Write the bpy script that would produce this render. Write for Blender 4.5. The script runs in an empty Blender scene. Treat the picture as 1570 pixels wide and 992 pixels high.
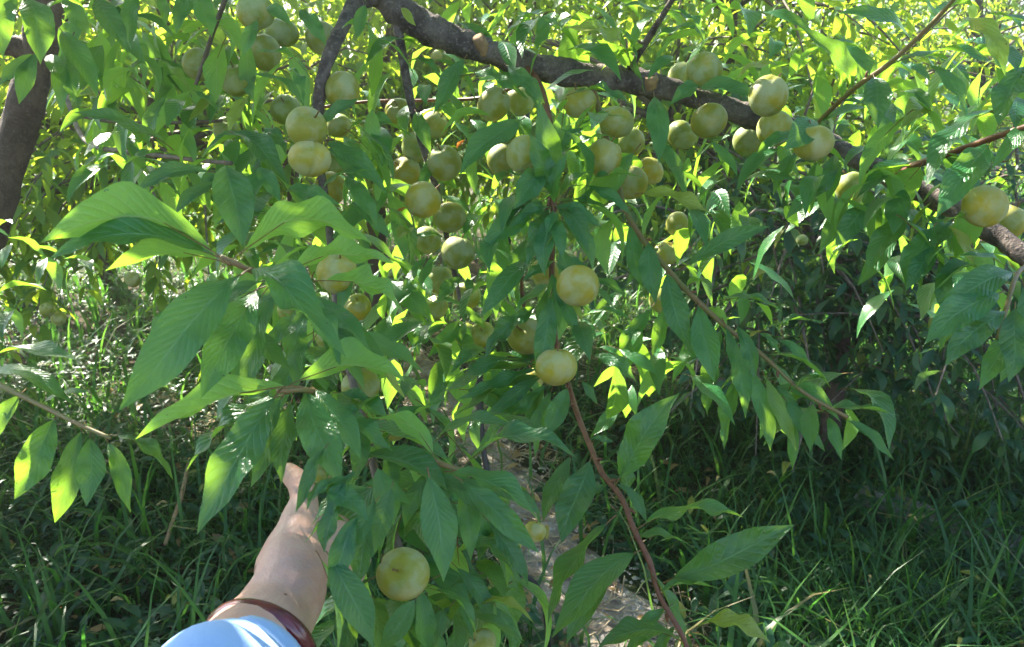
import bpy, math, random
import numpy as np
from mathutils import Vector, Matrix

# ------------------------------------------------------------------ camera, sky, sun, exposure
SC = bpy.context.scene
COL = SC.collection
PITCH = math.radians(17.8)
FPX = 1232.0                       # focal length in photograph pixels (1570 wide)
CAM = Vector((0.0, 0.0, 1.5))
FWD = Vector((0, math.cos(PITCH), -math.sin(PITCH)))
UPV = Vector((0, math.sin(PITCH), math.cos(PITCH)))
RGT = Vector((1, 0, 0))
cam_data = bpy.data.cameras.new('camera')
cam_data.sensor_width = 36.0
cam_data.lens = 36.0 * FPX / 1570.0
cam_data.clip_start = 0.02
cam_data.clip_end = 2000.0
cam_data.dof.use_dof = True
cam_data.dof.focus_distance = 1.05
cam_data.dof.aperture_fstop = 16.0
cam = bpy.data.objects.new('camera', cam_data)
cam.location = CAM
cam.rotation_euler = (math.radians(90) - PITCH, 0, 0)
COL.objects.link(cam)
SC.camera = cam

SUN_EL = math.radians(39.0)
SUN_AZ = math.radians(-38.0)        # left of the view direction, in front of the camera
SUN_DIR = Vector((math.sin(SUN_AZ) * math.cos(SUN_EL), math.cos(SUN_AZ) * math.cos(SUN_EL), math.sin(SUN_EL)))
world = bpy.data.worlds.new('World')
SC.world = world
world.use_nodes = True
wn = world.node_tree
wn.nodes.clear()
sky = wn.nodes.new('ShaderNodeTexSky')
sky.sky_type = 'NISHITA'
sky.sun_disc = False
sky.sun_elevation = SUN_EL
sky.sun_rotation = SUN_AZ
bg = wn.nodes.new('ShaderNodeBackground')
bg.inputs['Strength'].default_value = 0.078
wo = wn.nodes.new('ShaderNodeOutputWorld')
wn.links.new(sky.outputs[0], bg.inputs['Color'])
wn.links.new(bg.outputs[0], wo.inputs['Surface'])
sun_data = bpy.data.lights.new('sun', 'SUN')
sun_data.energy = 5.0
sun_data.angle = math.radians(0.5)
sun_data.color = (1.0, 0.93, 0.80)
sun = bpy.data.objects.new('sun', sun_data)
sun.location = (-3, 4, 8)
sun.rotation_euler = SUN_DIR.to_track_quat('Z', 'Y').to_euler()
COL.objects.link(sun)
SC.view_settings.view_transform = 'Standard'
SC.view_settings.look = 'None'
SC.view_settings.gamma = 1.0
SC.view_settings.exposure = 2.8
SC.cycles.max_bounces = 8
SC.cycles.diffuse_bounces = 4
SC.cycles.glossy_bounces = 2
SC.cycles.transmission_bounces = 5
SC.cycles.use_denoising = True
SC.cycles.sample_clamp_indirect = 8.0

random.seed(7)
RNG = np.random.default_rng(11)

# ------------------------------------------------------------------ helpers
def P(px, py, d):
    """world point seen at photograph pixel (px, py), d metres along the view axis"""
    return CAM + FWD * d + RGT * ((px - 785.0) / FPX * d) + UPV * ((496.0 - py) / FPX * d)

def project(pts):
    q = np.asarray(pts, dtype=float) - np.array(CAM)
    d = q @ np.array(FWD)
    x = 785 + FPX * (q @ np.array(RGT)) / np.maximum(d, 1e-6)
    y = 496 - FPX * (q @ np.array(UPV)) / np.maximum(d, 1e-6)
    return x, y, d

def tag(o, label=None, cat=None, group=None, kind=None):
    if label: o['label'] = label
    if cat: o['category'] = cat
    if group: o['group'] = group
    if kind: o['kind'] = kind
    return o

def empty(name, loc, label=None, cat=None, group=None):
    o = bpy.data.objects.new(name, None)
    o.location = loc
    o.empty_display_size = 0.05
    COL.objects.link(o)
    return tag(o, label, cat, group)

WORLDMAT = {}
def wm(o):
    if o is None: return Matrix.Identity(4)
    return wm(o.parent) @ o.matrix_parent_inverse @ o.matrix_basis if o.parent else o.matrix_basis.copy()

def link(name, me, parent=None, mat=None, matrix=None):
    o = bpy.data.objects.new(name, me)
    if mat is not None and len(me.materials) == 0:
        me.materials.append(mat)
    if matrix is not None:
        o.matrix_basis = matrix
    if parent is not None:
        key = parent.name
        if key not in WORLDMAT:
            WORLDMAT[key] = wm(parent).inverted()
        o.parent = parent
        o.matrix_parent_inverse = WORLDMAT[key]
    COL.objects.link(o)
    return o

def np_mesh(name, verts, faces, smooth=True, uvs=None, rnd=None, mats=None, matidx=None):
    """verts (N,3); faces (M,k) array or list of arrays of the same width; uvs per vertex"""
    verts = np.asarray(verts, dtype=np.float32)
    me = bpy.data.meshes.new(name)
    if isinstance(faces, np.ndarray): faces = [faces]
    loops = np.concatenate([f.reshape(-1) for f in faces]).astype(np.int32)
    totals = np.concatenate([np.full(len(f), f.shape[1]) for f in faces]).astype(np.int32)
    starts = np.concatenate([[0], np.cumsum(totals)[:-1]]).astype(np.int32)
    me.vertices.add(len(verts)); me.vertices.foreach_set('co', verts.reshape(-1))
    me.loops.add(len(loops)); me.loops.foreach_set('vertex_index', loops)
    me.polygons.add(len(totals)); me.polygons.foreach_set('loop_start', starts); me.polygons.foreach_set('loop_total', totals)
    if mats:
        for m in mats: me.materials.append(m)
    if matidx is not None:
        me.polygons.foreach_set('material_index', np.asarray(matidx, dtype=np.int32))
    me.polygons.foreach_set('use_smooth', np.full(len(totals), smooth))
    if uvs is not None:
        uvl = me.uv_layers.new(name='UVMap')
        uvl.data.foreach_set('uv', np.asarray(uvs, dtype=np.float32)[loops].reshape(-1))
    if rnd is not None:
        at = me.attributes.new('rnd', 'FLOAT', 'POINT')
        at.data.foreach_set('value', np.asarray(rnd, dtype=np.float32))
    me.update(calc_edges=True)
    return me

def smooth_path(pts, rad, sub=5):
    """Catmull-Rom through pts with radii"""
    p = [np.array(q, dtype=float) for q in pts]
    p = [2 * p[0] - p[1]] + p + [2 * p[-1] - p[-2]]
    r = [rad[0]] + list(rad) + [rad[-1]]
    out, ro = [], []
    for i in range(1, len(p) - 2):
        for k in range(sub):
            t = k / sub
            a, b, c, d = p[i-1], p[i], p[i+1], p[i+2]
            out.append(0.5 * ((2*b) + (c-a)*t + (2*a-5*b+4*c-d)*t*t + (3*b-a-3*c+d)*t**3))
            ro.append(r[i] * (1-t) + r[i+1] * t)
    out.append(p[-2]); ro.append(r[-2])
    return np.array(out), np.array(ro)

def tube_arrays(pts, rad, sides=8, sub=5, lump=0.0, seed=0, cap=True):
    q, r = smooth_path(pts, rad, sub) if sub > 1 else (np.array(pts, float), np.array(rad, float))
    rg = np.random.default_rng(seed)
    n = len(q)
    tan = np.gradient(q, axis=0)
    tan /= np.linalg.norm(tan, axis=1)[:, None] + 1e-9
    ref = np.array([0.3, 0.9, 0.2]) if abs(tan[0] @ np.array([0.3, .9, .2])) < 0.8 else np.array([1.0, 0, 0.1])
    V = []
    u = ref - tan[0] * (ref @ tan[0]); u /= np.linalg.norm(u)
    lumps = rg.normal(0, 1, (n, sides)) * lump
    slow = np.interp(np.arange(n), np.arange(0, n + 3, 3), rg.normal(0, 1, len(np.arange(0, n + 3, 3)))) * lump * 1.3
    for i in range(n):
        u = u - tan[i] * (u @ tan[i]); u /= np.linalg.norm(u) + 1e-9
        w = np.cross(tan[i], u)
        for k in range(sides):
            a = 2 * math.pi * k / sides
            rr = r[i] * (1 + lumps[i, k] + slow[i])
            V.append(q[i] + rr * (math.cos(a) * u + math.sin(a) * w))
    F = []
    for i in range(n - 1):
        for k in range(sides):
            k2 = (k + 1) % sides
            F.append((i*sides+k, i*sides+k2, (i+1)*sides+k2, (i+1)*sides+k))
    faces = [np.array(F)]
    if cap:
        V.append(q[0]); V.append(q[-1])
        c0, c1 = len(V) - 2, len(V) - 1
        T = []
        for k in range(sides):
            k2 = (k + 1) % sides
            T.append((c0, k2, k)); T.append((c1, (n-1)*sides+k, (n-1)*sides+k2))
        faces.append(np.array(T))
    return np.array(V), faces

def tube(name, pts, rad, mat, parent=None, sides=8, sub=5, lump=0.0, seed=0):
    v, f = tube_arrays(pts, rad, sides, sub, lump, seed)
    return link(name, np_mesh(name, v, f), parent, mat)

class Merge:
    """collects tube/quads into one mesh"""
    def __init__(s): s.v, s.f, s.n, s.uv, s.r = [], {}, 0, [], []
    def add(s, v, faces, rnd=0.0):
        if isinstance(faces, np.ndarray): faces = [faces]
        for f in faces: s.f.setdefault(f.shape[1], []).append(f + s.n)
        s.v.append(v); s.n += len(v); s.r.append(np.full(len(v), rnd))
    def mesh(s, name):
        return np_mesh(name, np.concatenate(s.v), [np.concatenate(x) for x in s.f.values()], rnd=np.concatenate(s.r))

# ------------------------------------------------------------------ materials
def new_mat(name):
    m = bpy.data.materials.new(name); m.use_nodes = True
    nt = m.node_tree; nt.nodes.clear()
    out = nt.nodes.new('ShaderNodeOutputMaterial')
    return m, nt, out

class N:
    def __init__(s, nt): s.nt = nt
    def node(s, t, **kw):
        n = s.nt.nodes.new(t)
        for k, v in kw.items(): setattr(n, k, v)
        return n
    def put(s, sock, val):
        if isinstance(val, bpy.types.NodeSocket): s.nt.links.new(val, sock)
        elif isinstance(val, (tuple, list)) and len(val) == 3 and sock.type == 'RGBA': sock.default_value = (*val, 1)
        else: sock.default_value = val
    def math(s, op, a, b=0.0, c=0.0, clamp=False):
        n = s.node('ShaderNodeMath', operation=op, use_clamp=clamp)
        s.put(n.inputs[0], a); s.put(n.inputs[1], b); s.put(n.inputs[2], c)
        return n.outputs[0]
    def step(s, x, lo, hi):
        n = s.node('ShaderNodeMapRange', interpolation_type='SMOOTHSTEP')
        s.put(n.inputs[0], x); n.inputs[1].default_value = lo; n.inputs[2].default_value = hi
        return n.outputs[0]
    def mix(s, f, a, b, blend='MIX'):
        n = s.node('ShaderNodeMix', data_type='RGBA', blend_type=blend)
        s.put(n.inputs[0], f); s.put(n.inputs[6], a); s.put(n.inputs[7], b)
        return n.outputs[2]
    def noise(s, scale, detail=3.0, vec=None, rough=0.55, dist=0.0):
        n = s.node('ShaderNodeTexNoise')
        n.inputs['Scale'].default_value = scale; n.inputs['Detail'].default_value = detail
        n.inputs['Roughness'].default_value = rough; n.inputs['Distortion'].default_value = dist
        if vec is not None: s.put(n.inputs['Vector'], vec)
        return n.outputs[0]
    def bump(s, h, strength=0.3, dist=0.01):
        n = s.node('ShaderNodeBump'); n.inputs['Strength'].default_value = strength; n.inputs['Distance'].default_value = dist
        s.put(n.inputs['Height'], h)
        return n.outputs[0]
    def obj(s): return s.node('ShaderNodeTexCoord').outputs['Object']

def leaf_material(name, dark, light, under, trans, tmix=0.42, rough=0.38, veins=True, dry=0.0):
    m, nt, out = new_mat(name); n = N(nt)
    uv = n.node('ShaderNodeTexCoord').outputs['UV']
    sep = n.node('ShaderNodeSeparateXYZ'); n.put(sep.inputs[0], uv)
    u, v = sep.outputs[0], sep.outputs[1]
    av = n.math('MULTIPLY', n.math('ABSOLUTE', n.math('SUBTRACT', v, 0.5)), 2.0)
    rnd = n.math('FRACT', n.math('ADD', n.node('ShaderNodeObjectInfo').outputs['Random'],
                                 n.node('ShaderNodeAttribute', attribute_name='rnd').outputs['Fac']))
    nz = n.noise(60.0, 3.0, n.obj())
    f = n.math('ADD', n.math('MULTIPLY', rnd, 0.75), n.math('MULTIPLY', nz, 0.35), clamp=True)
    col = n.mix(f, dark, light)
    back = n.node('ShaderNodeNewGeometry').outputs['Backfacing']
    vein = 0.0
    if veins:
        mid = n.math('SUBTRACT', 1.0, n.step(av, 0.02, 0.065))
        t = n.math('MULTIPLY', n.math('SUBTRACT', u, n.math('MULTIPLY', n.math('POWER', av, 0.8), n.math('ADD', 0.14, n.math('MULTIPLY', rnd, 0.14)))), n.math('ADD', 10.0, n.math('MULTIPLY', n.math('FRACT', n.math('MULTIPLY', rnd, 7.3)), 6.0)))
        dst = n.math('MULTIPLY', n.math('ABSOLUTE', n.math('SUBTRACT', n.math('FRACT', t), 0.5)), 2.0)
        lat = n.math('MULTIPLY', n.step(dst, 0.74, 1.0), n.math('SUBTRACT', 1.0, n.step(av, 0.75, 0.98)))
        vein = n.math('MAXIMUM', mid, n.math('MULTIPLY', lat, 0.6))
        col = n.mix(n.math('MULTIPLY', vein, 0.6), col, (0.13, 0.27, 0.10))
    col = n.mix(n.math('MULTIPLY', n.step(rnd, 0.965, 0.975), 0.8), col, (0.26, 0.26, 0.035))
    # a few insect spots and dusty specks
    sp = n.step(n.noise(30.0, 2.0, n.obj(), 0.4), 0.735, 0.76)
    col = n.mix(n.math('MULTIPLY', sp, 0.8), col, (0.10, 0.07, 0.03))
    dust = n.step(n.noise(210.0, 2.0, n.obj(), 0.5), 0.66, 0.74)
    col = n.mix(n.math('MULTIPLY', dust, 0.22), col, (0.45, 0.5, 0.4))
    undc = n.mix(n.math('MULTIPLY', vein, 0.6) if veins else 0.0, under, (0.30, 0.38, 0.17))
    col = n.mix(back, col, undc)
    bs = n.node('ShaderNodeBsdfPrincipled')
    n.put(bs.inputs['Base Color'], col)
    n.put(bs.inputs['Roughness'], n.math('ADD', n.math('ADD', rough, n.math('MULTIPLY', back, 0.3)), n.math('MULTIPLY', nz, 0.1)))
    bs.inputs['Specular IOR Level'].default_value = 0.45
    if veins:
        puck = n.math('MULTIPLY', n.math('MULTIPLY', dst, dst), -.5)
        hh = n.math('ADD', n.math('ADD', n.math('MULTIPLY', vein, -1.0), puck), n.math('MULTIPLY', n.noise(14.0, 3.0, n.obj()), 2.5))
        n.put(bs.inputs['Normal'], n.bump(hh, 0.36, 0.003))
    tr = n.node('ShaderNodeBsdfTranslucent')
    tcol = n.mix(f, trans, tuple(min(1, c * 1.25) for c in trans))
    if veins: tcol = n.mix(n.math('MULTIPLY', vein, 0.5), tcol, tuple(c * 0.55 for c in trans))
    n.put(tr.inputs['Color'], n.mix(n.math('MULTIPLY', sp, 0.9), tcol, (0.05, 0.03, 0.01)))
    mx = n.node('ShaderNodeMixShader'); mx.inputs[0].default_value = tmix
    nt.links.new(bs.outputs[0], mx.inputs[1]); nt.links.new(tr.outputs[0], mx.inputs[2])
    nt.links.new(mx.outputs[0], out.inputs['Surface'])
    return m

def simple_mat(name, c0, c1, scale=30.0, rough=0.8, bump=0.3, bdist=0.004, spec=0.3, stretch=None, detail=5.0):
    m, nt, out = new_mat(name); n = N(nt)
    vec = n.obj()
    if stretch:
        mp = n.node('ShaderNodeMapping'); n.put(mp.inputs['Vector'], vec); mp.inputs['Scale'].default_value = stretch
        vec = mp.outputs[0]
    nz = n.noise(scale, detail, vec, 0.6)
    bs = n.node('ShaderNodeBsdfPrincipled')
    n.put(bs.inputs['Base Color'], n.mix(n.step(nz, 0.3, 0.7), c0, c1))
    bs.inputs['Roughness'].default_value = rough
    bs.inputs['Specular IOR Level'].default_value = spec
    if bump:
        n.put(bs.inputs['Normal'], n.bump(n.math('ADD', nz, n.math('MULTIPLY', n.noise(scale * 4, 3.0, vec), 0.4)), bump, bdist))
    nt.links.new(bs.outputs[0], out.inputs['Surface'])
    return m

M_LEAF = leaf_material('plum_leaf', (0.008, 0.064, 0.027), (0.022, 0.122, 0.037), (0.10, 0.235, 0.085), (0.44, 0.82, 0.05), tmix=0.25, rough=.25)
M_LEAF_BG = leaf_material('plum_leaf_plain', (0.016, 0.080, 0.024), (0.040, 0.145, 0.034), (0.10, 0.20, 0.06), (0.60, 0.82, 0.045), tmix=0.38, rough=0.42, veins=False)
M_LEAF_BLUE = leaf_material('bluish_leaf', (0.006, 0.046, 0.024), (0.018, 0.085, 0.036), (0.07, 0.13, 0.07), (0.16, 0.32, 0.05), tmix=0.35, veins=False)
M_LEAF_DRY = leaf_material('dry_leaf', (0.30, 0.09, 0.03), (0.45, 0.20, 0.05), (0.35, 0.15, 0.06), (0.6, 0.2, 0.03), veins=False)
M_PETIOLE = simple_mat('petiole', (0.16, 0.055, 0.03), (0.20, 0.16, 0.05), 60.0, 0.5, 0.0)
M_TWIG_RED = simple_mat('red_twig_bark', (0.13, 0.045, 0.028), (0.20, 0.085, 0.045), 55.0, 0.5, 0.25, 0.001, 0.4)
M_TWIG_GREEN = simple_mat('green_twig_bark', (0.16, 0.15, 0.045), (0.22, 0.13, 0.06), 45.0, 0.5, 0.2, 0.001, 0.4)
M_TWIG = simple_mat('grey_twig_bark', (0.10, 0.075, 0.06), (0.19, 0.15, 0.12), 70.0, 0.75, 0.4, 0.002)
M_CUT = simple_mat('cut_wood', (0.22, 0.13, 0.07), (0.34, 0.22, 0.12), 90.0, 0.85, 0.4, 0.002)

def bark_material(name, c0, c1, c2):
    m, nt, out = new_mat(name); n = N(nt)
    vec = n.obj()
    a = n.noise(24.0, 6.0, vec, 0.65, 0.6)
    vor = n.node('ShaderNodeTexVoronoi'); vor.inputs['Scale'].default_value = 75.0; n.put(vor.inputs['Vector'], vec)
    fine = n.noise(190.0, 4.0, vec, 0.6)
    col = n.mix(n.step(a, 0.35, 0.65), c0, c1)
    col = n.mix(n.math('MULTIPLY', n.step(fine, 0.52, 0.7), 0.5), col, c2)
    lent = n.math('SUBTRACT', 1.0, n.step(vor.outputs['Distance'], 0.10, 0.2))
    col = n.mix(n.math('MULTIPLY', lent, 0.35), col, (0.28, 0.20, 0.14))
    bs = n.node('ShaderNodeBsdfPrincipled')
    n.put(bs.inputs['Base Color'], col); bs.inputs['Roughness'].default_value = 0.8
    bs.inputs['Specular IOR Level'].default_value = 0.25
    h = n.math('ADD', n.math('MULTIPLY', a, 1.0), n.math('ADD', n.math('MULTIPLY', fine, 0.5), n.math('MULTIPLY', lent, 0.3)))
    n.put(bs.inputs['Normal'], n.bump(h, 0.9, 0.008))
    nt.links.new(bs.outputs[0], out.inputs['Surface'])
    return m
M_BARK = bark_material('plum_bark', (0.065, 0.050, 0.046), (0.17, 0.135, 0.12), (0.30, 0.265, 0.24))
M_BARK_DARK = bark_material('dark_bark', (0.065, 0.044, 0.033), (0.125, 0.088, 0.066), (0.18, 0.14, 0.115))

def fruit_material():
    m, nt, out = new_mat('plum_skin'); n = N(nt)
    oi = n.node('ShaderNodeObjectInfo')
    vec = n.obj()
    off = n.node('ShaderNodeVectorMath', operation='ADD'); n.put(off.inputs[0], vec)
    cm = n.node('ShaderNodeCombineXYZ'); n.put(cm.inputs[0], n.math('MULTIPLY', oi.outputs['Random'], 7.0)); n.put(cm.inputs[1], n.math('MULTIPLY', oi.outputs['Random'], 3.0))
    n.put(off.inputs[1], cm.outputs[0]); v2 = off.outputs[0]
    base = oi.outputs['Color']
    big = n.noise(.75, 1.0, v2, 0.5)
    col = n.mix(n.step(big, 0.30, 0.72), base, n.mix(0.6, base, (0.16, 0.22, 0.040)))
    blush = n.step(n.noise(.8, 1.0, v2, 0.5), 0.50, 0.80)
    col = n.mix(n.math('MULTIPLY', blush, 0.4), col, (0.55, 0.35, 0.04))
    speck = n.step(n.noise(26.0, 2.0, v2, 0.5), 0.52, 0.68)
    col = n.mix(n.math('MULTIPLY', speck, 0.28), col, (0.40, 0.36, 0.12))
    # waxy bloom: pale powder rubbed off in patches
    bl = n.step(n.noise(1.1, 4.0, v2, 0.55, 0.3), 0.40, 0.64)
    col = n.mix(n.math('MULTIPLY', bl, 0.40), col, (0.38, 0.44, 0.32))
    scar = n.step(n.noise(2.2, 6.0, v2, 0.7, 1.2), 0.70, 0.74)
    col = n.mix(n.math('MULTIPLY', scar, 0.5), col, (0.20, 0.13, 0.06))
    bs = n.node('ShaderNodeBsdfPrincipled')
    n.put(bs.inputs['Base Color'], col)
    n.put(bs.inputs['Roughness'], n.math('ADD', 0.42, n.math('MULTIPLY', bl, 0.25)))
    bs.inputs['Specular IOR Level'].default_value = 0.35
    bs.inputs['Subsurface Weight'].default_value = 0.25
    bs.inputs['Subsurface Radius'].default_value = (1.0, 0.8, 0.2)
    bs.inputs['Subsurface Scale'].default_value = 0.006
    n.put(bs.inputs['Normal'], n.bump(n.noise(18.0, 3.0, v2), 0.10, 0.0006))
    nt.links.new(bs.outputs[0], out.inputs['Surface'])
    return m
M_FRUIT = fruit_material()

# ------------------------------------------------------------------ leaf shape
def leaf_arrays(nl=12, nw=2, ratio=0.36, curl=0.1, fold=0.25, wave=0.03, twist=0.0, pet=0.10, seed=0, serr=0.0, sway=0.0):
    """blade from (0,0,0) to (1,0,0), upper side +z, bulging to +z by curl; returns verts, faces, uv, matidx"""
    rg = np.random.default_rng(seed)
    pw = rg.uniform(.80, 1.0)
    s = np.linspace(0, 1, nl + 1)
    sn = np.clip(np.sin(math.pi * s ** pw), 0, 1)
    prof = np.where(s < .5 ** (1 / pw), sn ** rg.uniform(.78, .95), sn ** rg.uniform(1.0, 1.3))
    asym = rg.uniform(0.35, 0.6)
    cz = curl * 4 * (s * (1 - s)) * (1 - 0.35 * (s - asym))
    cy = sway * np.sin(s * math.pi) + rg.uniform(-.02, .02) * np.sin(s * 2 * math.pi)
    ph = rg.uniform(0, 6.28, 2); fr = rg.uniform(1.4, 3.0, 2)
    js = np.linspace(-1, 1, 2 * nw + 1)
    V, UV = [], []
    for i in range(nl + 1):
        for j in js:
            y = j * prof[i] * ratio * 0.5
            aj = abs(j)
            z = fold * abs(y) * (1 - 0.35 * aj) + wave * aj * math.sin(s[i] * 6.28 * fr[int(j > 0)] + ph[int(j > 0)]) * prof[i]
            if serr: y *= 1 + serr * (1 if i % 2 else -1) * (aj > .99)
            th = twist * (s[i] - 0.3)
            y2, z2 = y * math.cos(th) - z * math.sin(th), y * math.sin(th) + z * math.cos(th)
            V.append((s[i] + 0.10 * aj * prof[i] * ratio, cy[i] + y2, cz[i] + z2)); UV.append((s[i], 0.5 + 0.5 * j))
    w = len(js)
    F = [(i*w+k, (i+1)*w+k, (i+1)*w+k+1, i*w+k+1) for i in range(nl) for k in range(w-1)]
    idx = [0] * len(F)
    if pet > 0:
        n0 = len(V)
        slope = (cz[1] - cz[0]) / (s[1] - s[0])
        for t, r in ((-pet, 0.010), (-pet * .5, 0.008), (0.02, 0.007), (0.3, 0.004)):
            i0 = min(nl, int(round(t * nl))) if t > 0 else 0
            zc = (slope * t * 0.75 - (pet * .6) * (t / pet) ** 2 * .3) if t < 0 else np.interp(t, s, cz)
            yc = 0 if t < 0 else np.interp(t, s, cy)
            for k in range(3):
                an = 2.094 * k - 1.571
                V.append((t, yc + r * math.cos(an), zc + r * math.sin(an) - r * 0.6)); UV.append((0, 0.5))
        for i in range(3):
            for k in range(3):
                k2 = (k + 1) % 3
                F.append((n0+i*3+k, n0+i*3+k2, n0+(i+1)*3+k2, n0+(i+1)*3+k)); idx.append(1)
    return np.array(V, dtype=float), np.array(F), np.array(UV), np.array(idx)

def leaf_mesh(mat, **kw):
    v, f, uv, mi = leaf_arrays(**kw)
    return np_mesh('leaf', v, f, uvs=uv, mats=[mat, M_PETIOLE], matidx=mi)

VAR = []
for k in range(14):
    VAR.append(dict(nl=9, nw=1, ratio=random.uniform(.27, .38), curl=random.uniform(.03, .22), fold=random.uniform(.2, .8),
                    wave=random.uniform(.0, .05), twist=random.uniform(-.6, .6), pet=0.12, seed=100 + k, sway=random.uniform(-.06, .06)))
VAR_LOW = []
for k in range(10):
    VAR_LOW.append(leaf_arrays(nl=6, nw=1, ratio=random.uniform(.27, .38), curl=random.uniform(.04, .22), fold=random.uniform(.2, .8),
                               wave=.02, twist=random.uniform(-.4, .4), pet=0, seed=300 + k))
_cache = {}
def var_mesh(k, mat):
    key = (k, mat.name)
    if key not in _cache: _cache[key] = leaf_mesh(mat, **VAR[k])
    return _cache[key]

def frames(dirs, norms):
    x = dirs / (np.linalg.norm(dirs, axis=1)[:, None] + 1e-9)
    z = norms - x * (norms * x).sum(1)[:, None]
    z /= np.linalg.norm(z, axis=1)[:, None] + 1e-9
    y = np.cross(z, x)
    return x, y, z

def merged_leaves(name, pos, dirs, norms, size, mat, rng):
    x, y, z = frames(dirs, norms)
    var = rng.integers(0, len(VAR_LOW), len(pos))
    VV, FF, UU, RR, n = [], [], [], [], 0
    for k in range(len(VAR_LOW)):
        sel = np.where(var == k)[0]
        if not len(sel): continue
        lv, lf, luv, _ = VAR_LOW[k]
        wv = pos[sel][:, None, :] + size[sel][:, None, None] * (lv[None, :, 0:1] * x[sel][:, None, :] + lv[None, :, 1:2] * y[sel][:, None, :] + lv[None, :, 2:3] * z[sel][:, None, :])
        nv = len(lv)
        VV.append(wv.reshape(-1, 3)); UU.append(np.tile(luv, (len(sel), 1)))
        FF.append((lf[None] + (n + np.arange(len(sel)) * nv)[:, None, None]).reshape(-1, 4))
        RR.append(np.repeat(rng.random(len(sel)), nv)); n += len(sel) * nv
    return np_mesh(name, np.concatenate(VV), np.concatenate(FF), uvs=np.concatenate(UU), rnd=np.concatenate(RR), mats=[mat])

def leaf_objects(parent_of, pos, dirs, norms, size, mat):
    x, y, z = frames(dirs, norms)
    for i in range(len(pos)):
        s = size[i]
        mtx = Matrix(((x[i, 0]*s, y[i, 0]*s, z[i, 0]*s, pos[i, 0]), (x[i, 1]*s, y[i, 1]*s, z[i, 1]*s, pos[i, 1]),
                      (x[i, 2]*s, y[i, 2]*s, z[i, 2]*s, pos[i, 2]), (0, 0, 0, 1)))
        link('leaf', var_mesh(random.randrange(len(VAR)), mat), parent_of(i), None, mtx)

def shoot_leaves(path, spacing, size, rng, spread=0.95, droop=0.55, start=0.15):
    """leaves in a spiral along a polyline path: pos, dir, normal, size arrays"""
    q = np.asarray(path, float)
    seg = np.linalg.norm(np.diff(q, axis=0), axis=1); cum = np.concatenate([[0], np.cumsum(seg)]); L = cum[-1]
    ts = np.arange(L * start, L, spacing) + rng.uniform(-.3, .3, len(np.arange(L * start, L, spacing))) * spacing
    ts = np.clip(ts, 0, L - 1e-4)
    pos = np.stack([np.interp(ts, cum, q[:, k]) for k in range(3)], 1)
    tan = np.stack([np.interp(np.clip(ts + .01, 0, L), cum, q[:, k]) - np.interp(np.clip(ts - .01, 0, L), cum, q[:, k]) for k in range(3)], 1)
    tan /= np.linalg.norm(tan, axis=1)[:, None] + 1e-9
    n = len(ts)
    ang = rng.uniform(0, 6.28) + np.arange(n) * 2.4 + rng.uniform(-.4, .4, n)
    up = np.array([0, 0, 1.0])
    a = np.cross(tan, up + np.array([.1, .05, 0])); a /= np.linalg.norm(a, axis=1)[:, None] + 1e-9
    b = np.cross(a, tan)
    rad = np.cos(ang)[:, None] * a + np.sin(ang)[:, None] * b
    d = tan * rng.uniform(.25, .7, n)[:, None] + rad * spread
    d[:, 2] -= droop * rng.uniform(.4, 1.4, n)
    d /= np.linalg.norm(d, axis=1)[:, None]
    nn = np.tile(up, (n, 1)) + rng.normal(0, .38, (n, 3)) + rad * .35
    sz = size * rng.uniform(.62, 1.15, n)
    return pos + d * (sz * 0.12)[:, None], d, nn, sz

def in_view(pos, m=15):
    x, y, d = project(pos)
    return (d > .2) & (x > -m) & (x < 1570 + m) & (y > -m) & (y < 992 + m)

# ------------------------------------------------------------------ ground, path
def ground_z(x, y):
    h = 0.030 * np.sin(x * 1.7 + 1.0) * np.cos(y * 1.3) + 0.015 * np.sin(x * 5.1 + y * 3.3)
    far = np.clip((y - 7.0) / 40.0, 0, None)
    return h + far * 2.2 * (1 + 0.15 * np.sin(x * .2))

def soil_material():
    m, nt, out = new_mat('soil'); n = N(nt)
    vec = n.obj()
    a = n.noise(3.0, 5.0, vec, 0.6); b = n.noise(45.0, 5.0, vec, 0.65)
    col = n.mix(n.step(a, 0.35, 0.65), (0.032, 0.024, 0.014), (0.075, 0.052, 0.032))
    col = n.mix(n.math('MULTIPLY', n.step(b, 0.5, 0.7), 0.7), col, (0.12, 0.095, 0.06))
    col = n.mix(n.step(n.noise(0.35, 3.0, vec), 0.42, 0.6), col, n.mix(0.6, col, (0.05, 0.10, 0.03)))
    bs = n.node('ShaderNodeBsdfPrincipled'); n.put(bs.inputs['Base Color'], col)
    bs.inputs['Roughness'].default_value = 0.95; bs.inputs['Specular IOR Level'].default_value = 0.15
    n.put(bs.inputs['Normal'], n.bump(n.math('ADD', b, a), 0.9, 0.02))
    nt.links.new(bs.outputs[0], out.inputs['Surface'])
    return m
def build_ground():
    xs = np.concatenate([np.linspace(-48, -6, 14), np.linspace(-5, 5, 81), np.linspace(6, 48, 14)])
    ys = np.concatenate([np.linspace(-24, -1, 6), np.linspace(-.5, 9, 96), np.linspace(10, 40, 12), np.linspace(44, 60, 5)])
    X, Y = np.meshgrid(xs, ys)
    Z = ground_z(X, np.minimum(Y, 60))
    V = np.stack([X, Y, Z], -1).reshape(-1, 3)
    nx = len(xs); I = np.arange(len(V)).reshape(len(ys), nx)
    F = np.stack([I[:-1, :-1], I[:-1, 1:], I[1:, 1:], I[1:, :-1]], -1).reshape(-1, 4)
    o = link('ground', np_mesh('ground', V, F), None, soil_material())
    tag(o, kind='structure')
build_ground()

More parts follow.
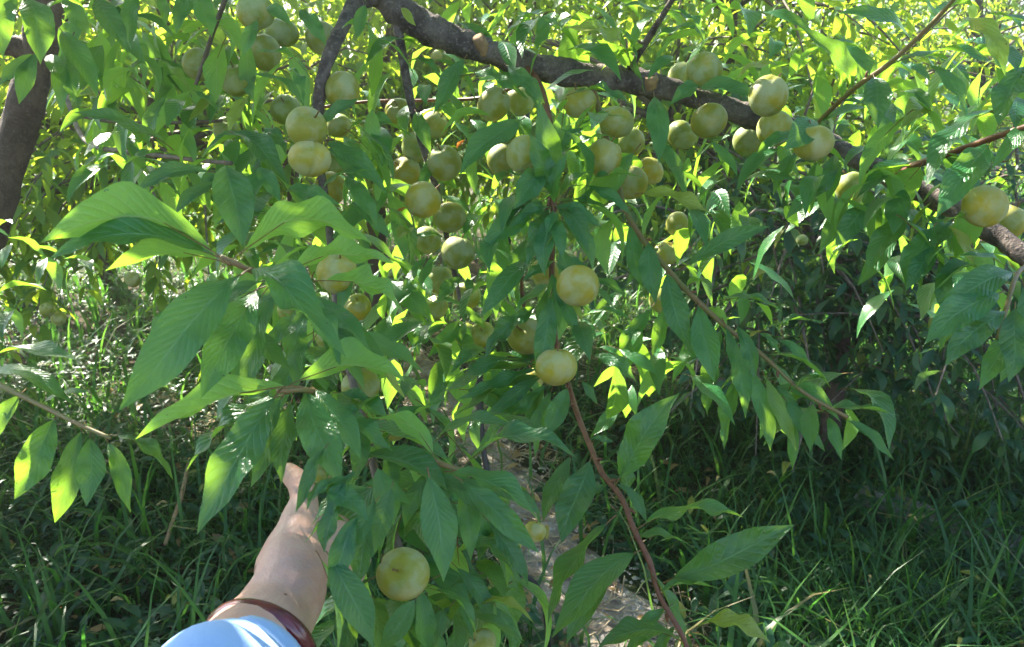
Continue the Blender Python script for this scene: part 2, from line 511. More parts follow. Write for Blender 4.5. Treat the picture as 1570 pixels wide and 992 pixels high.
PATHC = [(0.42, 1.0), (0.30, 1.6), (0.17, 2.1), (0.0, 2.6), (-0.22, 3.2), (-0.42, 3.7), (-0.7, 4.3)]
PATHW = [0.20, 0.22, 0.22, 0.19, 0.20, 0.18, 0.08]
def path_mask(x, y):
    """signed: >0 inside the bare strip"""
    cx = np.interp(y, [p[1] for p in PATHC], [p[0] for p in PATHC])
    w = np.interp(y, [p[1] for p in PATHC], PATHW)
    m = w - np.abs(x - cx) + 0.09 * np.sin(y * 9 + x * 7) + .05 * np.sin(y * 23 + x * 11 + 1)
    return np.where((y > .8) & (y < 4.3), m, -1.0)
def pale_material():
    m, nt, out = new_mat('pale_path'); n = N(nt)
    vec = n.obj()
    a = n.noise(9.0, 5.0, vec, 0.6); b = n.noise(120.0, 4.0, vec, 0.65)
    vor = n.node('ShaderNodeTexVoronoi'); vor.inputs['Scale'].default_value = 38.0; n.put(vor.inputs['Vector'], vec)
    col = n.mix(n.step(a, 0.35, 0.65), (0.20, 0.16, 0.125), (0.40, 0.36, 0.31))
    col = n.mix(n.math('MULTIPLY', n.step(b, 0.5, 0.68), 0.5), col, (0.20, 0.15, 0.11))
    bs = n.node('ShaderNodeBsdfPrincipled'); n.put(bs.inputs['Base Color'], col)
    bs.inputs['Roughness'].default_value = 0.9; bs.inputs['Specular IOR Level'].default_value = 0.2
    n.put(bs.inputs['Normal'], n.bump(n.math('ADD', b, n.math('MULTIPLY', vor.outputs['Distance'], -1.0)), 0.8, 0.012))
    nt.links.new(bs.outputs[0], out.inputs['Surface'])
    return m
def build_path():
    ys = np.linspace(.85, 4.25, 120); js = np.linspace(-1, 1, 15)
    V = []
    for y in ys:
        cx = np.interp(y, [p[1] for p in PATHC], [p[0] for p in PATHC])
        w = np.interp(y, [p[1] for p in PATHC], PATHW)
        for j in js:
            ww = w + 0.05 * math.sin(y * 9 + j * 4) + .025 * math.sin(y * 23 + j)
            x = cx + j * ww
            z = ground_z(x, y) + 0.022 * (1 - abs(j) ** 4) + 0.004 + 0.004 * math.sin(x * 40) * math.sin(y * 33) - 0.03 * (abs(j) > .99)
            V.append((x, y, z))
    I = np.arange(len(V)).reshape(len(ys), len(js))
    F = np.stack([I[:-1, :-1], I[:-1, 1:], I[1:, 1:], I[1:, :-1]], -1).reshape(-1, 4)
    o = link('path', np_mesh('path', np.array(V), F), None, pale_material()); tag(o, kind='structure')
build_path()

# dry straw and fallen leaves lying on bare ground
def build_litter():
    rng = np.random.default_rng(5)
    N0 = 9000
    y = rng.uniform(1.4, 4.6, N0); x = rng.uniform(-2.0, 2.2, N0)
    keep = (path_mask(x, y) > -0.12) | (np.hypot(x - .75, y - 3.7) < .5) | (np.hypot(x + 1.35, y - 3.3) < .4)
    x, y = x[keep], y[keep]
    n = len(x)
    a = rng.uniform(0, 3.14, n); L = rng.uniform(.03, .13, n); w = rng.uniform(.001, .0028, n)
    z = ground_z(x, y) + rng.uniform(.026, .042, n)
    dz = rng.normal(0, .012, n)
    c, s = np.cos(a), np.sin(a)
    V = np.stack([np.stack([x - c*L/2 - s*w, y - s*L/2 + c*w, z - dz], 1), np.stack([x - c*L/2 + s*w, y - s*L/2 - c*w, z - dz], 1),
                  np.stack([x - s*w*.3, y + c*w*.3, z + .004], 1),
                  np.stack([x + c*L/2 + s*w, y + s*L/2 - c*w, z + dz], 1), np.stack([x + c*L/2 - s*w, y + s*L/2 + c*w, z + dz], 1)], 1).reshape(-1, 3)
    B = (np.arange(n) * 5)[:, None]
    F = np.concatenate([B + np.array([[0, 1, 2]]), B + np.array([[1, 3, 2]]), B + np.array([[2, 3, 4]]), B + np.array([[0, 2, 4]])])
    me = np_mesh('straw', V, F, smooth=False, rnd=np.repeat(rng.random(n), 5))
    m = simple_mat('straw', (0.22, 0.15, 0.09), (0.45, 0.36, 0.22), 15.0, 0.8, 0.0)
    tag(link('dry_straw', me, None, m), 'dry brown straw scattered over the bare path', 'straw', kind='stuff')
build_litter()

# ------------------------------------------------------------------ grass and weeds
def grass_material():
    m, nt, out = new_mat('grass_blade'); n = N(nt)
    r = n.node('ShaderNodeAttribute', attribute_name='rnd').outputs['Fac']
    col = n.mix(r, (0.012, 0.064, 0.014), (0.050, 0.138, 0.024))
    col = n.mix(n.step(r, 0.92, 0.96), col, (0.15, 0.125, 0.055))
    bs = n.node('ShaderNodeBsdfPrincipled'); n.put(bs.inputs['Base Color'], col)
    bs.inputs['Roughness'].default_value = 0.42; bs.inputs['Specular IOR Level'].default_value = 0.4
    tr = n.node('ShaderNodeBsdfTranslucent'); n.put(tr.inputs['Color'], n.mix(r, (0.07, 0.26, 0.03), (0.19, 0.42, 0.05)))
    mx = n.node('ShaderNodeMixShader'); mx.inputs[0].default_value = 0.4
    nt.links.new(bs.outputs[0], mx.inputs[1]); nt.links.new(tr.outputs[0], mx.inputs[2]); nt.links.new(mx.outputs[0], out.inputs['Surface'])
    return m
M_GRASS = grass_material()

def ground_scatter(n, rng, y0=1.25, y1=9.0, power=1.0):
    """points denser near the camera, spread over the width seen there plus a margin"""
    u = rng.random(n)
    y = y0 * (y1 / y0) ** (u ** power)
    x = rng.uniform(-1, 1, n) * (0.55 + 0.80 * y)
    return x, y

def blades(x, y, h, w, lean, az, rng, z0=None, seg=4):
    n = len(x)
    z = ground_z(x, y) if z0 is None else z0
    pos = np.stack([x, y, z - .01], 1)
    dirh = np.stack([np.cos(az), np.sin(az), np.zeros(n)], 1)
    side = np.stack([-np.sin(az), np.cos(az), np.zeros(n)], 1)
    V = []
    cur = pos.copy()
    ang = rng.uniform(.02, .25, n)
    for i in range(seg + 1):
        t = i / seg
        ww = w * (1 - t ** 1.6) * (0.7 + 0.3 * min(1, t * 4))
        if i < seg:
            V.append(cur - side * ww[:, None] + dirh * (ww * .3)[:, None]); V.append(cur + side * ww[:, None] + dirh * (ww * .3)[:, None])
        else: V.append(cur)
        st = h / seg
        cur = cur + dirh * (np.sin(ang) * st)[:, None]
        cur[:, 2] += np.cos(ang) * st
        ang = ang + lean / seg
    K = 2 * seg + 1
    VV = np.stack(V, 1).reshape(-1, 3)
    B = (np.arange(n) * K)[:, None]
    Q = np.concatenate([B + np.array([[2*i, 2*i+1, 2*i+3, 2*i+2]]) for i in range(seg - 1)])
    T = B + np.array([[2*seg-2, 2*seg-1, 2*seg]])
    return VV, [Q, T], K

def build_grass():
    rng = np.random.default_rng(21)
    tx, ty = ground_scatter(11000, rng, 1.05, 11.0, 0.80)
    k = rng.integers(5, 12, len(tx))
    x = np.repeat(tx, k); y = np.repeat(ty, k)
    th = np.repeat(rng.uniform(.35, 1.5, len(tx)), k)
    x = x + rng.normal(0, .028, len(x)); y = y + rng.normal(0, .028, len(x))
    pm = path_mask(x, y)
    bare = (np.hypot((x - .80) / .55, (y - 3.75) / .4) < 1) | (np.hypot((x + 1.30) / .35, (y - 3.2) / .3) < 1)
    keep = ((pm < -0.02) | (rng.random(len(x)) < .16)) & (~bare | (rng.random(len(x)) < .18))
    x, y, th = x[keep], y[keep], th[keep]
    n = len(x)
    patch = .75 + .5 * np.sin(x * 3.1 + 2 * np.sin(y * 2.3)) * np.cos(y * 2.7 + x)
    tall = patch * np.clip(.55 + .45 * (x > .5) + .25 * np.sin(x * 2.1 + y), .4, 1.3)
    h = rng.uniform(.10, .34, n) * th * tall * 1.05
    h *= np.where(path_mask(x, y) > -.25, .6, 1.0)
    w = rng.uniform(.0018, .0052, n) * (1 + .12 * np.maximum(y - 2, 0))
    big = rng.random(n) < .08
    h = np.where(big, rng.uniform(.25, .48, n), h); w = np.where(big, w * 1.9, w)
    v, f, K = blades(x, y, h, w, rng.uniform(.6, 3.2, n), rng.uniform(0, 6.28, n), rng)
    me = np_mesh('grass', v, f, rnd=np.repeat(rng.random(n), K), mats=[M_GRASS])
    tag(link('grass', me), 'tangled green meadow grass covering the orchard floor', 'grass', kind='stuff')
build_grass()

def build_weeds():
    rng = np.random.default_rng(33)
    cx, cy = ground_scatter(3800, rng, 1.15, 7.5, .9)
    keep = path_mask(cx, cy) < 0.0
    cx, cy = cx[keep], cy[keep]
    k = 9
    n = len(cx) * k
    hh = np.repeat(rng.uniform(.03, .16, len(cx)), k)
    x = np.repeat(cx, k) + rng.normal(0, .03, n); y = np.repeat(cy, k) + rng.normal(0, .03, n)
    z = ground_z(x, y) + hh * rng.uniform(.2, 1.1, n)
    az = rng.uniform(0, 6.28, n)
    d = np.stack([np.cos(az), np.sin(az), rng.uniform(-.3, .5, n)], 1)
    nn = np.stack([rng.normal(0, .3, n), rng.normal(0, .3, n), np.ones(n)], 1)
    me = merged_leaves('weeds', np.stack([x, y, z], 1), d, nn, np.repeat(rng.uniform(.02, .085, len(cx)), k) * rng.uniform(.7, 1.2, n), M_LEAF_BLUE, rng)
    tag(link('weeds', me), 'small broad leaved weeds among the grass', 'weeds', kind='stuff')
build_weeds()

# fallen leaves and pebbles
def build_fallen():
    rng = np.random.default_rng(9)
    x, y = ground_scatter(700, rng, 1.3, 5.0, .9)
    n = len(x); az = rng.uniform(0, 6.28, n)
    z = ground_z(x, y) + rng.uniform(.02, .07, n)
    d = np.stack([np.cos(az), np.sin(az), rng.uniform(-.25, .25, n)], 1)
    nn = np.stack([rng.normal(0, .45, n), rng.normal(0, .45, n), np.ones(n)], 1)
    m = leaf_material('fallen_leaf', (0.16, 0.09, 0.035), (0.33, 0.22, 0.08), (0.25, 0.17, 0.08), (0.3, 0.16, 0.04), tmix=.2, veins=False)
    tag(link('fallen_leaves', merged_leaves('fallen_leaves', np.stack([x, y, z], 1), d, nn, rng.uniform(.05, .09, n), m, rng)),
        'brown fallen leaves lying among the grass', 'leaves', kind='stuff')
    N1 = 2400
    y = rng.uniform(1.2, 4.2, N1); x = np.interp(y, [p[1] for p in PATHC], [p[0] for p in PATHC]) + rng.uniform(-.26, .26, N1)
    r_ = rng.uniform(.003, .013, N1) * rng.uniform(.5, 1.1, N1)
    base = np.array([(1, 0, 0), (.3, .95, 0), (-.8, .6, .1), (-.8, -.6, 0), (.3, -.95, .1), (.2, .1, .75), (-.2, 0, -.6)])
    P_ = np.stack([x, y, ground_z(x, y) + .026], 1)
    V = P_[:, None, :] + base[None] * r_[:, None, None] * rng.uniform(.65, 1.3, (N1, 7, 1))
    F = np.array([(0, 1, 5), (1, 2, 5), (2, 3, 5), (3, 4, 5), (4, 0, 5), (1, 0, 6), (2, 1, 6), (3, 2, 6), (4, 3, 6), (0, 4, 6)])
    FF = (F[None] + (np.arange(N1) * 7)[:, None, None]).reshape(-1, 3)
    tag(link('pebbles', np_mesh('pebbles', V.reshape(-1, 3), FF, smooth=False), None, simple_mat('pebble', (0.20, 0.17, 0.14), (0.45, 0.41, 0.36), 9.0, .9, .3, .003)),
        'small pale pebbles and grit on the path', 'pebbles', kind='stuff')
build_fallen()

# ------------------------------------------------------------------ background trees
TWIGMAT = M_TWIG
def make_tree(label, base, height, crowns, nleaf, lsize, mat, seed, ntop=300, trunk_r=.06, droop=.55, name='plum_tree', bark=None, group='plum trees of the orchard behind'):
    """crowns: list of (cx, cy, cz, rx, ry, rz, weight) in metres from the base"""
    rng = np.random.default_rng(seed)
    base = np.array([base[0], base[1], float(ground_z(np.array(base[0]), np.array(base[1])))])
    root = empty(name, Vector(base), label, 'tree', group)
    bark = bark or M_BARK_DARK
    top = base + np.array([rng.uniform(-.1, .1), rng.uniform(-.1, .1), height * .42])
    tube('trunk', [base - np.array([0, 0, .05]), base * .5 + top * .5 + rng.normal(0, .03, 3), top], [trunk_r * 1.25, trunk_r, trunk_r * .85], bark, root, 10, 5, .05, seed)
    W = np.array([c[6] for c in crowns], float); W /= W.sum()
    PP, DD, NN, SS = [], [], [], []
    tw = Merge()
    per = 11
    nshoot = int(nleaf / per)
    hubs = []
    for c in crowns:
        e = base + np.array(c[:3])
        mid = top * .45 + e * .55 + np.array([0, 0, .12 * c[5]])
        tube('limb', [top - np.array([0, 0, .08]), mid, e + np.array([0, 0, .1 * c[5]])], [trunk_r * .7, trunk_r * .45, trunk_r * .2], bark, root, 7, 4, .05, seed)
        hubs.append(e)
    for i in range(nshoot):
        c = crowns[rng.choice(len(crowns), p=W)]
        u = rng.normal(0, 1, 3); u /= np.linalg.norm(u)
        r = rng.random() ** .45
        ctr = base + np.array(c[:3])
        p0 = ctr + u * r * np.array(c[3:6]) * .8
        out = u * np.array([1, 1, .6]) + rng.normal(0, .35, 3); out /= np.linalg.norm(out)
        L = rng.uniform(.22, .5)
        p1 = p0 + out * L * .5; p2 = p1 + (out + np.array([0, 0, -droop * rng.uniform(.3, 1.4)])) * L * .5
        a = shoot_leaves([p0, p1, p2], L / per, lsize, rng, .95, droop, .05)
        if min(p0[2], p2[2]) < base[2] + .12: continue
        PP.append(a[0]); DD.append(a[1]); NN.append(a[2]); SS.append(a[3])
        if i % 2 == 0:
            v, f = tube_arrays([p0, p1, p2], [.006, .004, .002], 4, 2, 0, 0, False)
            tw.add(v, f)
        if i % 9 == 0:
            h = ctr * .6 + top * .4
            v, f = tube_arrays([h, (h + p0) / 2 + np.array([0, 0, .06]), p0], [.014, .009, .005], 5, 3, .05, i, False)
            tw.add(v, f)
    pos, dirs, nn, sz = map(np.concatenate, (PP, DD, NN, SS))
    if tw.n: tag(link('twigs', tw.mesh('twigs'), root, TWIGMAT), kind='stuff')
    vis = in_view(pos + dirs * sz[:, None] * .5)
    x, y, d = project(pos)
    score = np.where(vis, sz / np.maximum(d, .1), 0)
    order = np.argsort(-score)
    idx = order[:ntop][score[order[:ntop]] > 0]
    rest = np.ones(len(pos), bool); rest[idx] = False
    leaf_objects(lambda i: root, pos[idx], dirs[idx], nn[idx], sz[idx], mat)
    tag(link('leaves', merged_leaves('leaves', pos[rest], dirs[rest], nn[rest], sz[rest], mat, rng), root), kind='stuff')
    return root

def gx(px, dist, y=100):     # world x of a photograph column at ground distance dist
    return (px - 785.0) / FPX * dist
make_tree('sunlit plum tree behind the leaning trunk at the left edge', (gx(440, 3.6), 3.4), 2.8,
          [(-1.55, .0, 1.2, .85, .8, .65, 1.1), (-.4, -.1, 1.3, .9, .7, .6, 1.2), (-.85, .1, 2.0, 1.3, .9, .6, 1.2), (-1.75, -.4, .8, .6, .5, .35, .5)], 10000, .105, M_LEAF_BG, 41, trunk_r=.035)
make_tree('leafy plum tree behind the cut stub of the thick limb', (gx(560, 4.6), 4.6), 2.9,
          [(-.1, 0, 1.4, 1.0, .8, .65, 1), (1.0, -.1, 1.45, 1.0, .8, .7, 1.1), (.4, 0, 2.3, 1.5, 1, .65, 1.5)], 11500, .105, M_LEAF_BG, 42, trunk_r=.06)
make_tree('bright plum tree right of centre behind the fruiting limb', (gx(1090, 3.5), 3.5), 2.7,
          [(-.35, 0, 1.35, .75, .7, .55, 1), (.45, .1, 1.3, .75, .7, .6, 1), (0, 0, 2.1, 1.1, .9, .7, 1.2)], 5200, .10, M_LEAF_BG, 43, trunk_r=.05)
make_tree('fine leaved tree filling the upper right corner', (gx(1480, 6.2), 6.2), 3.4,
          [(0, 0, 1.5, 1.3, 1.0, .9, 1.2), (-.3, 0, 2.5, 1.4, 1.0, .8, 1.1), (.9, -.2, 1.1, .9, .7, .7, .7)], 9000, .06, M_LEAF_BG, 44, trunk_r=.06, droop=.3)
make_tree('low dark shrubby tree with bluish leaves at the right', (gx(1330, 2.75), 2.8), 1.9,
          [(-.25, 0, .95, .62, .5, .45, 1), (.45, -.1, .85, .7, .5, .45, 1.1), (.1, .1, .45, .8, .45, .3, .6)], 4200, .085, M_LEAF_BLUE, 45, trunk_r=.03, droop=.5)
# a further row closes the view
row = [(-2.9, 5.6, 2.6, 'plum tree at the far left of the rear row'), (-1.3, 7.0, 3.0, 'plum tree left of centre in the rear row'),
       (.5, 7.4, 3.0, 'plum tree in the middle of the rear row'), (2.1, 6.6, 2.8, 'plum tree right of centre in the rear row'), (4.6, 8.2, 3.2, 'plum tree at the far right of the rear row')]
for i, (bx, by, hh, lb) in enumerate(row):
    make_tree(lb, (bx, by), hh, [(-.6, 0, 1.15, 1.1, .8, .8, 1), (.6, 0, 1.2, 1.1, .8, .8, 1), (0, 0, 2.1, 1.5, 1.0, .8, 1.3)], 4200, .12, M_LEAF_BG, 60 + i, ntop=120, trunk_r=.06)

# ------------------------------------------------------------------ where the plums hang
G = 'yellow green plums on the tree'
FRUITS = [  # x, y, radius, yellow, label (, depth)
 (305,99,25,.35,'plum crossed by a thin slanting twig near the top left'), (362,123,25,.2,'plum right of the one crossed by a slanting twig, upper left'),
 (392,18,28,.1,'shaded plum at the top edge above the upper left group'), (433,50,24,.15,'plum just below the shaded one at the top edge'),
 (405,80,25,.25,'lower of the three crowded shaded plums at the upper left'), (493,58,24,.3,'plum left of the dark hanging limb near the top'),
 (525,138,28,.45,'plum under a leaf just right of the dark hanging limb'), (438,168,23,.1,'dull green plum above left of the bright stacked pair'),
 (470,195,32,.45,'upper plum of the bright pair stacked at the left'), (475,243,32,.75,'lower yellower plum of the bright pair stacked at the left'),
 (506,289,25,.8,'yellow plum peeping out below the bright stacked pair'), (347,201,20,.2,'dim plum half behind leaves left of the bright pair'),
 (512,250,20,.2,'green plum tucked behind the lower bright plum'), (520,193,19,.3,'small dim plum behind leaves right of the bright pair'),
 (612,172,22,.5,'plum beside the end of the bare grey hanging twig'), (667,191,20,.6,'plum half hidden right of the bare grey hanging twig'),
 (637,226,22,.15,'green plum at the top of the hanging chain of plums'), (681,250,26,.4,'round olive plum upper right in the hanging chain'),
 (622,262,22,.8,'yellow plum behind a leaf left of the hanging chain'), (649,306,27,.7,'sun edged yellow plum at the left of the hanging chain'),
 (690,333,25,.4,'plum below right of the sun edged one in the chain'), (655,368,21,.4,'plum half covered by a leaf left in the chain'),
 (702,387,26,.3,'large plum in the lower middle of the hanging chain'), (675,430,22,.3,'scarred plum at the lower left of the chain'),
 (716,453,21,.3,'lowest full plum of the hanging chain under a round leaf'), (668,471,19,.25,'dim plum below the scarred one in the chain'),
 (740,513,20,.3,'shaded plum under the chain above the black hose'), (712,512,18,.25,'barely visible plum below the end of the chain'),
 (757,160,25,.35,'plum below the cut stub of the thick limb'), (797,155,22,.4,'plum partly hidden beside the one below the cut stub'),
 (770,245,24,.55,'left plum of the sunlit pair left of centre'), (804,237,29,.5,'right plum of the sunlit pair left of centre'),
 (888,157,26,.6,'plum half behind a leaf directly under the thick limb'), (945,187,27,.5,'plum below the thick limb left of the long hanging leaf'),
 (966,218,22,.3,'green plum tucked behind its neighbour below the limb'), (926,241,28,.55,'plum with sunlit shoulder in the centre below the limb'),
 (968,280,25,.55,'plum with a dark insect scar in the centre'), (996,262,21,.85,'bright yellow plum behind leaves right of centre'),
 (1045,207,23,.2,'pale green plum with a clear seam under the limb'), (1087,185,27,.65,'yellow plum hanging close under the thick limb'),
 (1080,108,27,.35,'pale plum sitting on top of the thick limb'), (1045,117,20,.35,'plum half behind the pale one on top of the limb'),
 (1178,147,30,.6,'large plum in front of the limb with a leaf behind it'), (1147,216,24,.2,'dark green plum below the limb at the right group'),
 (1188,197,27,.55,'plum between the large one and the leaf covered one'), (1247,219,31,.65,'big yellow plum half covered by a rounded leaf'),
 (1305,288,23,.3,'green plum hanging under the right part of the limb'), (1510,316,32,.95,'sunlit yellow plum near the right edge'),
 (1546,340,26,.6,'plum partly hidden behind the sunlit yellow one at right'), (1572,394,24,.15,'green plum cut by the right edge'),
 (1040,344,20,.5,'plum behind a hanging leaf right of centre, upper of three'), (1022,388,20,.5,'plum on the right of centre shoot, middle of three'),
 (1013,461,18,.45,'small plum on the right of centre shoot, lowest of three'), (837,417,24,.8,'yellow plum behind leaves left of the big bare yellow one'),
 (886,438,32,.95,'big bare yellow plum in the centre of the picture'), (806,515,29,.5,'pale pear shaped plum above left of the lowest centre one'),
 (853,562,32,.8,'round yellow plum at the bottom of the centre cluster'), (818,580,17,.95,'backlit orange plum sliver behind the bottom centre plum'),
 (517,418,33,.6,'plum behind the front left leaf spray, largest there'), (548,471,22,.55,'plum below the largest one behind the front leaf spray'),
 (447,476,21,.2,'dark plum behind the folded front leaf at left'), (505,515,22,.2,'shadowed plum deep behind the front leaf spray'),
 (553,592,30,.35,'plum under the arched leaf left of the pale path', .98), (602,655,24,.3,'plum left of the hump backed leaf over the path', .95),
 (497,722,23,.3,'shaded plum beside the raised thumb', .82), (618,880,42,.5,'large pale plum near the bottom right of the wrist', .66),
 (780,830,21,.55,'plum over the black hose at the bottom centre', .98), (820,815,17,.75,'small yellow plum peeping right of the hose plum', 1.05),
 (682,862,20,.4,'plum hidden right of the large pale bottom plum', .92), (740,986,22,.45,'plum cut by the bottom edge under dark leaves', .80),
 (203,428,12,.4,'tiny far plum under the left sunlit tree', 2.5), (72,475,11,.3,'left one of two tiny far plums by the left edge', 2.6),
 (90,488,11,.4,'right one of two tiny far plums by the left edge', 2.65), (1230,368,9,.1,'tiny green far plum in the dark leaves right of centre', 2.3),
 (669,86,9,.6,'tiny far plum seen just below the thick limb', 3.0),
]

# ------------------------------------------------------------------ main plum tree
ROOT0 = P(-230, 960, 2.2); ROOT0.z = float(ground_z(np.array(ROOT0.x), np.array(ROOT0.y)))
MAIN = empty('plum_tree', ROOT0, 'fruit laden plum tree with a leaning dark trunk and an arching grey limb', 'tree')
def px(pts): return [P(*p) for p in pts]
trunk_pts = [ROOT0 - Vector((0, 0, .05)), P(-150, 720, 2.05), P(-60, 480, 1.9), P(8, 270, 1.82), P(45, 140, 1.78), P(75, 20, 1.75), P(105, -120, 1.72)]
tube('trunk', trunk_pts, [.072, .050, .042, .039, .037, .036, .034], M_BARK_DARK, MAIN, 14, 7, .05, 3)
tube('limb', [P(58, 90, 1.77), P(20, 70, 1.75), P(-40, 60, 1.7), P(-140, 20, 1.6)], [.030, .024, .021, .018], M_BARK_DARK, MAIN, 10, 6, .05, 4)
limb_pts = px([(105, -110, 1.72), (190, -230, 1.62), (330, -250, 1.45), (470, -140, 1.32), (585, -12, 1.25), (640, 35, 1.25), (700, 62, 1.25), (765, 84, 1.25), (840, 106, 1.25), (915, 118, 1.25), (985, 127, 1.25),
               (1060, 147, 1.25), (1150, 178, 1.25), (1240, 206, 1.25), (1310, 242, 1.24), (1390, 284, 1.2), (1460, 318, 1.15), (1530, 362, 1.1), (1620, 430, 1.05), (1720, 500, 1.02), (1810, 590, 1.0)])
LIMB = tube('limb', limb_pts, [.033, .032, .031, .029, .026, .0245, .022, .0205, .0185, .018, .0185, .0175, .0165, .0165, .0155, .0145, .0145, .014, .013, .009, .003], M_BARK, MAIN, 18, 10, .06, 5)
tube('cut_stub', px([(742, 80, 1.245), (738, 68, 1.232), (733, 57, 1.222)]), [.0125, .0105, .0100], M_CUT, MAIN, 10, 3, .05, 6)
tube('cut_stub', px([(995, 134, 1.25), (998, 126, 1.235), (999, 118, 1.228)]), [.013, .0125, .010], M_CUT, MAIN, 10, 3, .06, 8)
tube('limb', px([(590, -10, 1.25), (545, 8, 1.2), (523, 45, 1.15), (505, 85, 1.12), (492, 130, 1.12), (488, 190, 1.14), (492, 260, 1.16), (505, 350, 1.15)]), [.014, .0115, .0105, .0095, .0085, .007, .006, .005], M_BARK, MAIN, 10, 5, .07, 9)

TW = {}
def twig(key, pts, r0, r1, mat, n=None, sides=7):
    q = px(pts); k = len(q)
    TW[key] = tube('twig', q, [r0 + (r1 - r0) * i / (k - 1) for i in range(k)], mat, MAIN, sides, 5, .04, len(TW))
    return TW[key]
AUTO = []     # (key, path, spacing, size, droop) shoots that carry ordinary leaves
def auto(key, pts, spacing=.03, size=.095, droop=.55, spread=.95):
    AUTO.append((key, [tuple(p) for p in px(pts)], spacing, size, droop, spread))

left_pts = [(505, 350, 1.15), (515, 450, 1.08), (535, 560, .98), (560, 660, .9), (585, 760, .82), (615, 850, .79), (650, 930, .78)]
twig('left', left_pts, .006, .004, M_TWIG); auto('left', left_pts, .032, .09)
A_pts = [(604, 15, 1.245), (612, 55, 1.25), (621, 110, 1.25), (632, 165, 1.26), (650, 230, 1.29), (672, 300, 1.31), (688, 380, 1.32), (705, 460, 1.31), (715, 540, 1.3)]
twig('A', A_pts, .0085, .003, M_BARK); auto('A', A_pts[3:], .045, .09)
B_pts = [(800, 92, 1.25), (832, 140, 1.2), (848, 230, 1.12), (849, 310, 1.08), (846, 420, 1.10), (852, 520, 1.08), (876, 605, 1.0), (888, 642, .94), (908, 692, .885), (925, 728, .85), (952, 762, .82), (972, 812, .79), (996, 862, .77), (1012, 915, .75), (1046, 975, .725), (1075, 1050, .70)]
twig('B', B_pts, .0046, .0023, M_TWIG_RED); auto('B', B_pts[3:6], .04, .085)
C_pts = [(905, 120, 1.25), (940, 250, 1.2), (965, 335, 1.15), (1030, 420, 1.1), (1100, 490, 1.07), (1170, 545, 1.05), (1230, 600, 1.03), (1300, 640, 1.0)]
twig('C', C_pts, .005, .0022, M_TWIG_GREEN); auto('C', C_pts[3:], .05, .085, .8)
twig('F1', [(338, 394, .60), (385, 415, .62), (440, 440, .66), (480, 475, .74), (515, 540, .9), (535, 560, .98)], .0022, .004, M_TWIG_GREEN)
twig('F2', [(425, 600, .64), (470, 598, .66), (505, 612, .72), (540, 650, .85), (560, 665, .9)], .002, .0036, M_TWIG_GREEN)
twig('F2b', [(715, 724, .67), (670, 710, .68), (630, 698, .72), (590, 690, .82), (566, 690, .88)], .0022, .0036, M_TWIG_GREEN)
twig('F3', [(-60, 555, .82), (0, 590, .79), (60, 620, .77), (120, 650, .75), (170, 672, .74)], .003, .0018, M_TWIG_GREEN)
twig('E0', [(966, 105, 1.24), (990, 65, 1.2), (1015, 25, 1.15), (1045, -25, 1.1)], .006, .004, M_BARK)
twig('E1', [(1240, 205, 1.24), (1262, 180, 1.15), (1310, 135, 1.05), (1360, 100, 1.0), (1420, 45, .95), (1475, -15, .9)], .0040, .0026, M_TWIG_GREEN)
twig('E2', [(1365, 275, 1.22), (1400, 255, 1.12), (1450, 238, 1.05), (1520, 212, .98), (1600, 185, .92)], .0058, .0035, M_TWIG_RED)
twig('R', [(1585, 400, 1.08), (1560, 420, 1.02), (1545, 465, .98), (1530, 520, .97)], .0035, .0025, M_TWIG_GREEN)
twig('H', [(470, 168, 1.5), (560, 156, 1.48), (650, 154, 1.46), (735, 150, 1.42), (800, 130, 1.3)], .003, .003, M_TWIG_RED)
twig('L', [(300, 130, 1.2), (312, 95, 1.19), (330, 40, 1.16), (352, -20, 1.12)], .0028, .004, M_TWIG)
twig('K', [(110, 175, 1.5), (180, 187, 1.45), (260, 188, 1.4), (340, 185, 1.35)], .004, .003, M_TWIG)
twig('W', [(75, 20, 1.7), (72, 50, 1.35), (60, 80, 1.15)], .006, .003, M_TWIG)
twig('J', [(95, 130, 1.74), (130, 215, 1.55), (200, 232, 1.35), (300, 245, 1.2), (355, 250, 1.1)], .005, .003, M_TWIG)
twig('S', [(848, 300, 1.08), (800, 420, 1.12), (822, 550, 1.12), (838, 585, 1.1)], .003, .002, M_TWIG_RED)

for key, pts in (('B', B_pts[4:]), ('C', C_pts[2:]), ('E1', [(1262, 180, 1.15), (1310, 135, 1.05), (1360, 100, 1.0), (1420, 45, .95)]), ('E2', [(1400, 255, 1.12), (1450, 238, 1.05), (1520, 212, .98)])):
    q, _ = smooth_path(px(pts), [.003] * len(pts), 5)
    for i in range(2, len(q) - 1, 5):           # buds where leaves leave the shoot
        t = q[i + 1] - q[i]; t /= np.linalg.norm(t)
        o_ = np.cross(t, RNG.normal(0, 1, 3)); o_ /= np.linalg.norm(o_)
        tube('bud', [q[i], q[i] + o_ * .005 + t * .002, q[i] + o_ * .008 + t * .006], [.0022, .0020, .0009], M_TWIG_RED, TW[key], 6, 2)

